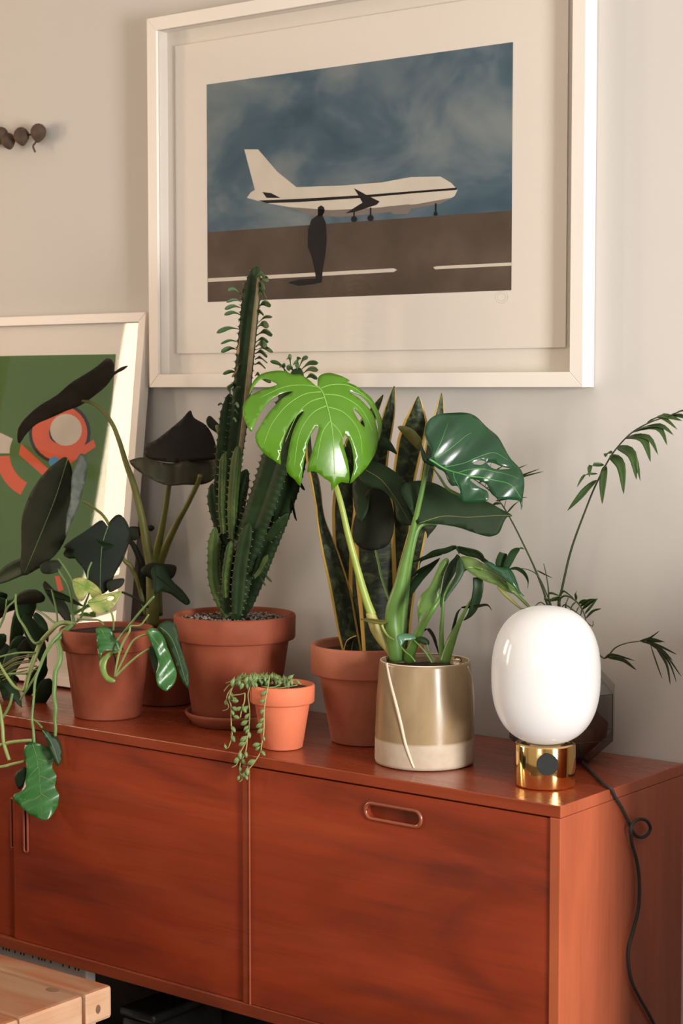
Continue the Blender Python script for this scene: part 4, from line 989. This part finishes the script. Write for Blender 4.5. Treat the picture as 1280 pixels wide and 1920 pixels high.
# ================================================================== vine in the terracotta pot at the left
C5 = (-1.0545, -.2758)
vi = thing('potted_vine', 'trailing green vine in the leftmost terracotta pot, spilling over the sideboard front', 'potted plant', (*C5, .75))
z1 = .9165
lathe('pot', pot_prof(.0625, .0885, z1, .040), C5, M_terra, vi, 60)
soil_disc('soil', .079, z1-.010, C5, M_soil, vi, .004)
yv = C5[1]
K = crop(0, 960, 3.2)
def vleaf(pts, anchor, n, mat, veins=(), bend=None, holes=(), step=7):
    return blade('leaf', kk(pts), anchor, n, mat, vi, [kk(h) for h in holes], [(kk(v_), 1.) for v_ in veins], ML_stem2, bend, step, 3, .0008, .0009)
vleaf([(150, 1400), (178, 1382), (232, 1388), (300, 1420), (337, 1482), (348, 1552), (376, 1612), (373, 1682), (347, 1762), (302, 1832), (266, 1850), (208, 1830), (140, 1782), (84, 1730), (86, 1692), (130, 1672), (150, 1610), (160, 1540), (145, 1460)], (65, 1465, -.415), facing(.1, .1), ML_vine,
      [[(195, 1390), (225, 1500), (240, 1640), (250, 1840)], [(222, 1480), (280, 1500), (335, 1560)], [(235, 1580), (300, 1610), (365, 1660)], [(228, 1530), (190, 1570), (165, 1600)], [(242, 1690), (290, 1720), (330, 1770)], [(242, 1700), (190, 1730), (110, 1720)]], lambda x, y: .0035*math.sin(16*y+8*x)-.03*x*x)
vleaf([(88, 1600), (100, 1560), (150, 1530), (160, 1580), (135, 1650), (110, 1660)], (40, 1455, -.405), facing(-.2, .1), ML_vined)
vleaf([(250, 1305), (300, 1325), (355, 1370), (371, 1430), (368, 1490), (345, 1525), (315, 1470), (290, 1400)], (98, 1390, -.402), facing(.3, .1), ML_vined, [[(255, 1310), (310, 1390), (350, 1510)]])
vleaf([(575, 700), (610, 685), (650, 690), (690, 745), (720, 790), (742, 822), (700, 828), (640, 830), (612, 850), (600, 900), (588, 840), (580, 760)], (203, 1200, yv-.098), facing(.2, .3), ML_vine, [[(600, 700), (640, 760), (720, 818)]], lambda x, y: -.04*x*x+.005*math.sin(30*y))
vleaf([(640, 850), (700, 825), (735, 828), (690, 850), (650, 880), (636, 930), (650, 980), (690, 1005), (685, 1022), (640, 1015), (604, 960), (598, 900)], (204, 1250, yv-.10), facing(-.1, .2), leafmat('vine_leaf_pale', (.14, .25, .05), (.20, .32, .07), .35, .15))
vleaf([(880, 712), (930, 698), (975, 740), (1005, 810), (1035, 890), (1060, 955), (1050, 1020), (1010, 1068), (985, 1072), (945, 1035), (935, 975), (950, 905), (930, 840), (905, 780)], (305, 1240, yv-.10), facing(.2, .2), ML_vine, [[(890, 715), (950, 800), (1000, 900), (1010, 1000)]], lambda x, y: -.05*x*x+.003*math.sin(12*y+14*x))
vleaf([(890, 820), (925, 812), (950, 880), (955, 950), (940, 1000), (915, 930)], (290, 1245, yv-.085), facing(-.2, .1), ML_vined)
vleaf([(945, 690), (1000, 650), (1055, 678), (1072, 760), (1100, 860), (1130, 955), (1132, 1060), (1088, 1005), (1050, 900), (1018, 815), (985, 740)], (325, 1215, yv-.06), facing(.1, .2), ML_vined, [[(960, 690), (1040, 780), (1120, 1040)]])
vleaf([(435, 412), (470, 395), (515, 400), (575, 438), (612, 490), (560, 522), (530, 480), (505, 525), (478, 530), (450, 490)], (163, 1105, yv-.05), facing(0, .4), ML_var, [[(440, 415), (520, 450), (600, 490)]])
vleaf([(525, 540), (560, 515), (600, 498), (650, 488), (728, 475), (705, 535), (660, 590), (605, 612), (565, 600)], (196, 1130, yv-.055), facing(.1, .2), ML_var, [[(530, 545), (620, 530), (720, 478)]], None, [[(640, 515), (665, 503), (685, 512), (670, 530), (648, 530)]])
# upright dark leaf, folded along its midrib
K = crop(0, 560, 3.2)
vleaf([(385, 950), (412, 990), (425, 1060), (424, 1180), (405, 1300), (392, 1425), (330, 1540), (222, 1622), (132, 1664), (110, 1605), (118, 1500), (118, 1350), (142, 1250), (200, 1132), (272, 1040), (332, 985)], (85, 960, yv+.02), facing(-.35, -.1), leafmat('leaf_grey_back', (.012, .015, .007), (.018, .022, .010), .65, .04, spec=.2), [[(400, 960), (330, 1200), (230, 1450), (140, 1650)]], lambda x, y: -.03*x*x)
vleaf([(482, 930), (515, 950), (527, 1020), (502, 1120), (472, 1250), (412, 1382), (393, 1424), (402, 1300), (424, 1200), (430, 1072), (455, 980)], (142, 925, yv+.018), facing(.5, .1), leafmat('leaf_silver', (.03, .038, .026), (.085, .10, .075), .6, .05, scale=50.))
vleaf([(645, 1362), (665, 1325), (715, 1294), (760, 1340), (782, 1420), (762, 1502), (730, 1582), (690, 1650), (655, 1740), (602, 1772), (535, 1712), (500, 1622), (450, 1562), (440, 1505), (378, 1492), (440, 1440), (520, 1388), (600, 1330), (630, 1345)], (190, 1030, yv+.045), facing(.1, .0), leafmat('leaf_blackgreen', (.007, .010, .007), (.011, .018, .011), .7, .03, spec=.2), [[(650, 1360), (610, 1500), (600, 1760)]], lambda x, y: -.03*x*x)
vleaf([(640, 1720), (660, 1690), (742, 1678), (735, 1720), (690, 1750), (655, 1760)], (218, 1096, yv+.05), facing(0, .1), ML_black)
vleaf([(240, 1600), (300, 1570), (370, 1580), (345, 1640), (260, 1650)], (94, 1062, yv+.01), facing(0, .3), ML_black)
# dark foliage massed at the left edge
for (x, y, a, ln, wd, yy, mt) in ((20, 1130, 200, 70, .03, -.25, ML_dark), (62, 1110, 250, 90, .032, -.22, ML_vined), (10, 1190, 230, 80, .03, -.30, ML_dark), (48, 1150, 290, 80, .03, -.26, ML_dark), (85, 1090, 300, 70, .028, -.23, ML_black),
                              (-10, 1090, 20, 80, .03, -.24, ML_dark), (30, 1215, 255, 70, .026, -.29, ML_vined), (5, 1250, 280, 70, .026, -.27, ML_black), (120, 1040, 10, 70, .028, -.22, ML_dark), (-15, 1230, 300, 80, .028, -.33, ML_dark), (62, 1195, 240, 60, .022, -.27, ML_black), (30, 1280, 200, 60, .02, -.30, ML_vined)):
    d = np.array((math.cos(R(a)), -math.sin(R(a)))); p0 = np.array((x, y)) ; p1 = p0+d*ln*.75+np.array((0, -8)); p2 = p0+d*ln*1.4
    ribbon('leaf', [at(*p0, yy), at(*p1, yy-.012), at(*p2, yy-.004)], wd*.62, nrm(RT*d[1]*-1+np.array((0, -.5, .7))*abs(d[0])+RT*.4), mt, vi, 'ovate', .25, 6, 4)
for i in range(16):
    x, y = random.uniform(-20, 95), random.uniform(1085, 1275); a = random.uniform(190, 340); yy = random.uniform(-.27, -.2)
    d = np.array((math.cos(R(a)), -math.sin(R(a)))); p0 = np.array((x, y)); ln = random.uniform(55, 85)
    ribbon('leaf', [at(*p0, yy), at(*(p0+d*ln*.5+np.array((0, -5))), yy-.008), at(*(p0+d*ln), yy)], random.uniform(.012, .018), nrm(RT*-d[1]+np.array((0, -.4, .6))*abs(d[0])+RT*.3), random.choice((ML_dark, ML_black, ML_vined)), vi, 'ovate', .25, 6, 4)
# stems
K = crop(0, 1130, 6.4)
def vst(l, ys_, r, mat=ML_stem, name='vine_stem'):
    n = len(l); yy = np.interp(np.linspace(0, 1, n), np.linspace(0, 1, len(ys_)), ys_)
    return tube(name, [at(*K(*p), y) for p, y in zip(l, yy)], r, mat, vi, 8, 5)
vst([(900, 260), (780, 240), (690, 260), (600, 350), (490, 475), (430, 620), (370, 780), (320, 950), (290, 1060)], (yv-.03, yv-.06, yv-.09, -.385), (.0042, .0048, .0044, .0046, .004))
vst([(290, 1060), (180, 1010), (80, 880), (0, 745), (-60, 640)], (-.385, -.39), (.0034, .003, .0026))
vst([(880, 270), (780, 320), (640, 460), (540, 620), (480, 770), (425, 930), (405, 1150), (385, 1390), (400, 1520), (410, 1680)], (yv-.05, yv-.10, -.39, -.41, -.415), (.004, .0036, .0026, .0022, .003), ML_stem2)
vst([(385, 1390), (450, 1440), (505, 1500)], (-.405, -.405), (.002, .002), ML_stem2)
vst([(880, 260), (800, 340), (710, 440), (698, 490), (725, 600), (710, 720), (665, 830), (655, 1000), (650, 1120), (670, 1260), (660, 1400), (668, 1500), (662, 1600)], (yv-.06, -.37, -.39, -.40, -.402), (.0035, .0046, .005, .004, .0036, .003), ML_stem2)
vst([(-40, 1150), (0, 1280), (30, 1500), (45, 1680), (110, 1890)], (-.42, -.43), (.003, .0036, .0034))
vst([(-60, 1730), (100, 1680), (250, 1660), (385, 1650)], (-.43, -.415), (.0034, .003))
vst([(-60, 1980), (60, 1960), (130, 1940), (300, 1900)], (-.43, -.415), (.0028, .0026))
vst([(420, 600), (250, 600), (100, 625), (-40, 660)], (-.37, -.38), (.002, .0018), ML_stem2)
vst([(320, 850), (200, 850), (80, 858), (-40, 870)], (-.38, -.385), (.0022, .002), ML_stem2)
vst([(480, 470), (430, 490), (370, 430), (300, 300), (220, 170), (190, 20), (190, -100)], (-.36, -.34, -.31), (.003, .0026, .002), ML_stem2)
vst([(720, 240), (640, 230), (540, 150), (440, 90)], (yv-.05, yv-.03), .002, ML_stem2)
vst([(690, 230), (680, 120), (650, -30), (620, -160)], (yv, yv+.01), .0018, ML_stem2)
vst([(-20, 330), (40, 200), (90, 60), (170, -20), (200, -100)], (-.32, -.3), .0018, ML_stem2)
vst([(-20, 310), (60, 120), (80, -40)], (-.32, -.3), .0015, ML_stem2)
vst([(890, 250), (870, 120), (860, -20), (820, -200), (740, -330), (700, -400)], (yv-.02, yv-.03, yv), (.003, .002, .0016), ML_stem2)
vst([(920, 230), (980, 160), (1000, 60), (1050, -60), (1080, -150)], (yv-.02, yv-.03), (.0022, .0016), ML_stem2)
vst([(930, 195), (1050, 205), (1180, 210), (1240, 260)], (yv-.05, yv-.09), .0018, ML_stem2)
vst([(150, 1090), (120, 1220), (60, 1340), (20, 1390)], (-.40, -.41), .0024, ML_stem2)
vst([(480, 780), (380, 950), (300, 1080), (240, 1170)], (-.385, -.39), .002, ML_stem2)
for (a, b_) in ((620, 500), (700, 420), (640, 330), (760, 250), (680, 180), (800, 120)):
    vst([(440, a), (200, a+40), (60, a+120), (-40, a+160)], (-.36, -.35), .0013, ML_pet3)
K = crop(0, 960, 3.2)
vst([(700, 775), (760, 700), (840, 600), (925, 505)], (yv-.10, yv-.08), (.0022, .0018), ML_stem2)
vst([(690, 990), (705, 890), (730, 800), (775, 720), (785, 685), (840, 680), (875, 640), (892, 615)], (yv-.10, yv-.10), (.0022, .002, .0016, .0012), ML_stem)
vst([(690, 985), (740, 880), (800, 770), (885, 730)], (yv-.10, yv-.10), (.002, .0016), ML_stem)
vst([(690, 990), (760, 920), (830, 860), (895, 820)], (yv-.10, yv-.095), (.0022, .0016), ML_stem)
vst([(690, 990), (695, 930), (690, 880), (680, 850)], (yv-.098, yv-.095), .0016, ML_black)
vst([(680, 710), (680, 650), (665, 590)], (yv-.05, yv-.06), .0018, ML_stem)
vst([(525, 400), (530, 350), (550, 300)], (yv-.01, yv), .0016, ML_stem2)
vst([(440, 420), (400, 350), (350, 280)], (yv-.04, yv), .0018, ML_stem2)

# ================================================================== dark-leaved plant behind the vine
C6 = (-1.068, -.105)
al = thing('potted_alocasia', 'dark-leaved plant on tall pale stalks in a terracotta pot behind the vine', 'potted plant', (*C6, .75))
z1 = .905
lathe('pot', pot_prof(.055, .076, z1, .036), C6, M_terra, al, 48)
soil_disc('soil', .067, z1-.01, C6, M_soil, al, .003)
ya = C6[1]
K = crop(0, 560, 3.2)
def aleaf(pts, anchor, n, mat, veins=(), bend=None, step=8):
    return blade('leaf', kk(pts), anchor, n, mat, al, [], [(kk(v_), 1.) for v_ in veins], ML_black, bend, step, 3, .001, .0012)
hat = aleaf([(108, 870), (112, 810), (150, 742), (235, 655), (340, 582), (420, 510), (500, 460), (580, 412), (640, 368), (672, 378), (688, 410), (690, 450), (730, 430), (772, 426), (745, 447), (690, 470), (640, 530), (560, 590), (480, 642), (400, 672), (300, 722), (220, 765), (160, 832), (128, 885), (115, 890)], (140, 755, ya-.07), facing(.3, -.9), leafmat('leaf_brownish', (.016, .012, .008), (.024, .019, .012), .55, .03, spec=.2), [], lambda x, y: -.012*x*x)
hat['label'] = 'dark brownish leaf held flat over the green picture'
aleaf([(858, 905), (865, 880), (930, 850), (1020, 782), (1090, 722), (1140, 670), (1162, 715), (1232, 762), (1272, 832), (1290, 900), (1300, 960), (1180, 975), (1060, 985), (950, 975), (870, 955)], (335, 830, ya-.05), facing(-.2, -.2), leafmat('leaf_brownblack', (.015, .013, .010), (.021, .018, .013), .6, .03, spec=.2), [], lambda x, y: -.02*x*x)
aleaf([(770, 970), (800, 957), (850, 955), (950, 975), (1060, 985), (1180, 970), (1300, 955), (1310, 1010), (1285, 1080), (1200, 1112), (1100, 1122), (980, 1112), (885, 1072), (805, 1015)], (330, 884, ya-.05), facing(-.1, .2), leafmat('leaf_olivedark', (.028, .027, .014), (.038, .036, .018), .55, .04, spec=.2), [], lambda x, y: .008*math.sin(9*x))
aleaf([(1236, 730), (1258, 702), (1300, 740), (1345, 790), (1330, 830), (1290, 800), (1250, 770)], (402, 800, ya-.03), facing(0, 0), ML_black)
aleaf([(1290, 760), (1320, 765), (1330, 800), (1345, 850), (1310, 820)], (408, 812, ya-.032), facing(0, .2), ML_pet3)
aleaf([(845, 1640), (862, 1605), (910, 1585), (960, 1590), (1050, 1600), (1055, 1640), (1030, 1680), (960, 1700), (900, 1680)], (296, 1070, ya-.02), facing(0, .1), ML_black)
K = crop(200, 940, 6.4)
aleaf([(530, 830), (600, 760), (700, 790), (760, 910), (820, 985), (920, 1080), (1000, 1200), (960, 1246), (880, 1200), (760, 1110), (640, 1085), (575, 1115), (555, 960)], (308, 1095, ya-.035), facing(.1, .2), ML_vined, [[(575, 780), (590, 950), (575, 1100)], [(600, 900), (780, 1040), (970, 1220)]])
aleaf([(260, 320), (340, 300), (420, 330), (400, 420), (340, 470), (280, 440)], (253, 1000, ya-.03), facing(0, .1), ML_black)
aleaf([(490, 300), (540, 285), (575, 320), (540, 360), (500, 340)], (283, 990, ya), facing(0, .1), ML_black)
K = crop(0, 560, 3.2)
def stalk(l, y0, y1, r, mat=ML_pet3):
    n = len(l)
    return tube('stalk', [at(*K(*p), y0+(y1-y0)*i/(n-1)) for i, p in enumerate(l)], r, mat, al, 10, 5)
stalk([(915, 1960), (915, 1800), (905, 1600), (880, 1480), (850, 1310), (800, 1110), (760, 1000), (720, 870), (680, 765), (630, 690), (560, 630), (480, 610)], ya-.005, ya-.06, (.013, .0125, .0105, .0085, .007, .006, .005, .0045, .004, .0035, .0025))
stalk([(925, 1900), (928, 1640), (945, 1500), (970, 1380), (995, 1240), (1015, 1110), (1030, 1010)], ya, ya-.04, (.0105, .010, .0075, .006, .005, .0045))
stalk([(945, 1900), (945, 1640), (985, 1510), (1020, 1430), (1070, 1330), (1120, 1240), (1185, 1110), (1200, 1060)], ya+.006, ya-.04, (.0105, .010, .0075, .006, .005, .0045))
stalk([(880, 1900), (830, 1700), (780, 1600), (740, 1560), (640, 1330), (540, 1240), (490, 1215)], ya-.01, ya-.06, (.006, .0045, .003, .0022))
stalk([(870, 1900), (860, 1750), (850, 1600), (800, 1480), (760, 1440)], ya-.005, ya-.02, (.011, .010, .006, .004), ML_black)
stalk([(890, 1850), (800, 1790), (730, 1760)], ya-.02, ya-.05, (.003, .002), ML_black)

# ================================================================== palm in the faceted glass vase
C7 = (-.1712, -.1035)
M_vglass = glass_sheet('smoked_glass', (.87, .87, .87))
va = thing('faceted_vase', 'smoky faceted glass vase standing behind the lamp', 'vase', (*C7, .75))
lev = [(.050, .7515), (.0965, .7935), (.0965, .870), (.034, .934), (.034, .948)]
rot = R(30-38+6)
ringp = lambda r, z: [np.array((C7[0]+r*math.cos(rot+k*math.pi/3), C7[1]+r*math.sin(rot+k*math.pi/3), z)) for k in range(6)]
rings_ = [ringp(*q) for q in lev]
for i in range(4):
    for k in range(6):
        a, b_, c, d = rings_[i][k], rings_[i][(k+1) % 6], rings_[i+1][(k+1) % 6], rings_[i+1][k]
        n_ = nrm(np.cross(b_-a, d-a)); t = n_*-.0022
        mesh('pane', [a, b_, c, d, a+t, b_+t, c+t, d+t], [(0, 1, 2, 3), (7, 6, 5, 4), (0, 4, 5, 1), (1, 5, 6, 2), (2, 6, 7, 3), (3, 7, 4, 0)], M_vglass, va, smooth=False)
mesh('vase_foot', rings_[0]+[p+np.array((0, 0, .004)) for p in rings_[0]], [tuple(reversed(range(6))), tuple(range(6, 12))]+[(k, (k+1) % 6, 6+(k+1) % 6, 6+k) for k in range(6)], M_vglass, va, smooth=False)
sV, sF = lathe_vf([(0, .7575), (.036, .7575), (.074, .795), (.074, .812), (.055, .832), (.03, .842), (0, .843)], C7, 24)
sV = [np.array(v_)+np.array([random.uniform(-.002, .002) for _ in range(3)]) for v_ in sV]
mesh('soil', sV, sF, plain('vase_soil', (.028, .017, .011), .95, c2=(.10, .055, .03), scale=45., bump=1.), va)
pa = thing('parlour_palm', 'slender palm with arching feathery fronds growing from the smoky glass vase', 'plant', (C7[0], C7[1], .83))
yp = C7[1]
base_p = np.array((C7[0], C7[1], .835))
def frond(l, y0, y1, r=(.0026, .0016, .0008)):
    n = len(l); P = [base_p+np.array((random.uniform(-.012, .012), random.uniform(-.012, .012), 0)), np.array((C7[0], C7[1], .945))+nrm(at(*l[0], y0)-np.array((C7[0], C7[1], .945)))*.012]+[at(*p, y0+(y1-y0)*i/(n-1)) for i, p in enumerate(l)]
    return tube('frond', P, r, ML_palms, pa, 8, 5)
def leaflet(fr, b, m, t, wd, y0, y1, mat=None, prof='lance', side=None):
    sd = side if side is not None else nrm(np.array((.5, -.5, .6)))
    ribbon('leaflet', [at(*b, y0), at(*m, (y0+y1)/2-.004), at(*t, y1)], wd, sd, mat or ML_palm, fr, prof, .25, 4, 4, .0005)
K = crop(900, 740, 3.368)
f1 = frond([K(*p) for p in ((495, 1330), (515, 1230), (560, 1030), (600, 900), (660, 740), (720, 590), (800, 430), (860, 340), (950, 245), (1060, 180), (1200, 130), (1300, 90))], yp-.0, yp-.03)
for (b_, m_, t_, wd) in (((735, 540), (650, 620), (550, 733), .0062), ((790, 445), (775, 560), (770, 690), .0068), ((740, 500), (660, 510), (610, 585), .0032), ((780, 445), (700, 450), (690, 520), .0055), ((820, 385), (890, 450), (905, 628), .0085), ((830, 370), (800, 370), (790, 395), .006),
                       ((865, 330), (960, 380), (985, 535), .0085), ((870, 330), (975, 400), (1010, 545), .0045), ((915, 275), (1030, 280), (1075, 425), .0075), ((920, 270), (1060, 270), (1122, 380), .0048), ((945, 245), (1120, 210), (1180, 320), .0055), ((975, 225), (1130, 195), (1220, 255), .0045),
                       ((1050, 185), (1140, 140), (1245, 220), .0045), ((1060, 182), (1150, 135), (1275, 165), .006), ((1200, 135), (1250, 110), (1300, 100), .005), ((1200, 135), (1260, 135), (1300, 150), .005)):
    leaflet(f1, K(*b_), K(*m_), K(*t_), wd, yp-.01, yp-.03, None, 'ovate', nrm(RT*.8+np.array((0, -.3, .3))))
f2 = frond([K(*p) for p in ((425, 1330), (400, 1240), (350, 1110), (290, 980), (200, 800), (120, 670), (40, 590), (-60, 520))], yp+.01, yp+.02)
for (b_, t_, wd) in (((100, 670), (295, 648), .0022), ((150, 720), (165, 660), .002), ((170, 745), (245, 670), .0022), ((60, 600), (375, 468), .0026), ((40, 590), (400, 484), .0026), ((60, 560), (295, 441), .0024), ((30, 580), (70, 430), .003), ((0, 550), (15, 440), .003), ((90, 640), (130, 560), .003), ((130, 690), (75, 700), .003), ((-10, 560), (150, 445), .0026), ((120, 660), (110, 700), .002), ((-60, 520), (-90, 640), .003)):
    mpt = ((b_[0]+t_[0])/2, (b_[1]+t_[1])/2-8)
    leaflet(f2, K(*b_), K(*mpt), K(*t_), wd, yp+.01, yp+.01, ML_palms, 'needle')
f3 = frond([K(*p) for p in ((440, 1335), (430, 1220), (415, 1130), (400, 1068))], yp, yp, (.002, .0014, .0006))
f4 = frond([K(*p) for p in ((500, 1320), (520, 1275), (560, 1275), (610, 1310), (650, 1370), (668, 1430))], yp-.01, yp-.03, (.0022, .0016, .001))
for (b_, m_, t_, wd) in (((500, 1270), (450, 1255), (430, 1258), .0028), ((510, 1265), (530, 1240), (590, 1285), .002), ((500, 1275), (505, 1310), (505, 1340), .0085), ((560, 1280), (545, 1320), (545, 1370), .0058), ((605, 1310), (580, 1340), (570, 1380), .0055), ((625, 1340), (610, 1370), (605, 1400), .005), ((640, 1350), (640, 1380), (625, 1410), .005), ((605, 1300), (600, 1260), (607, 1240), .004), ((630, 1340), (680, 1300), (740, 1290), .004), ((640, 1360), (690, 1310), (735, 1290), .0045), ((660, 1385), (700, 1330), (740, 1285), .0042), ((665, 1415), (710, 1365), (765, 1350), .003), ((620, 1320), (660, 1300), (690, 1300), .004), ((500, 1295), (440, 1300), (400, 1290), .004), ((520, 1275), (470, 1290), (430, 1310), .004)):
    leaflet(f4, K(*b_), K(*m_), K(*t_), wd, yp-.015, yp-.02, ML_palm)
f5 = frond([K(*p) for p in ((640, 1420), (700, 1560), (780, 1665), (850, 1600), (920, 1570), (1000, 1558))], yp-.02, yp-.04, (.0018, .0013, .0008))
for (b_, m_, t_, wd) in (((1000, 1558), (1060, 1540), (1130, 1492), .0024), ((1000, 1558), (1080, 1540), (1165, 1562), .0026), ((1010, 1558), (1120, 1580), (1240, 1640), .003), ((1060, 1570), (1170, 1640), (1268, 1778), .0028), ((1075, 1580), (1110, 1680), (1148, 1792), .0024), ((1110, 1600), (1180, 1700), (1200, 1832), .0045), ((1130, 1615), (1200, 1700), (1238, 1815), .0026), ((1080, 1580), (1150, 1610), (1215, 1680), .0024), ((790, 1660), (840, 1640), (975, 1680), .0028), ((800, 1660), (900, 1670), (985, 1738), .005), ((780, 1665), (830, 1640), (880, 1650), .002), ((1040, 1565), (1100, 1550), (1150, 1560), .004)):
    leaflet(f5, K(*b_), K(*m_), K(*t_), wd, yp-.03, yp-.04, ML_palms, 'lance')
f6 = frond([K(*p) for p in ((520, 1335), (600, 1370), (700, 1460), (712, 1430))], yp+.01, yp+.01, (.0016, .001, .0006))
f7 = frond([K(*p) for p in ((400, 1320), (330, 1345), (250, 1350))], yp, yp-.02, (.0016, .001, .0006))
f8 = frond([K(*p) for p in ((420, 1260), (360, 1140), (280, 1100), (200, 1105))], yp, yp-.03, (.0014, .001, .0006))
leaflet(f8, K(360, 1110), K(410, 1135), K(455, 1158), .0016, yp-.01, yp-.01, ML_palms, 'needle')
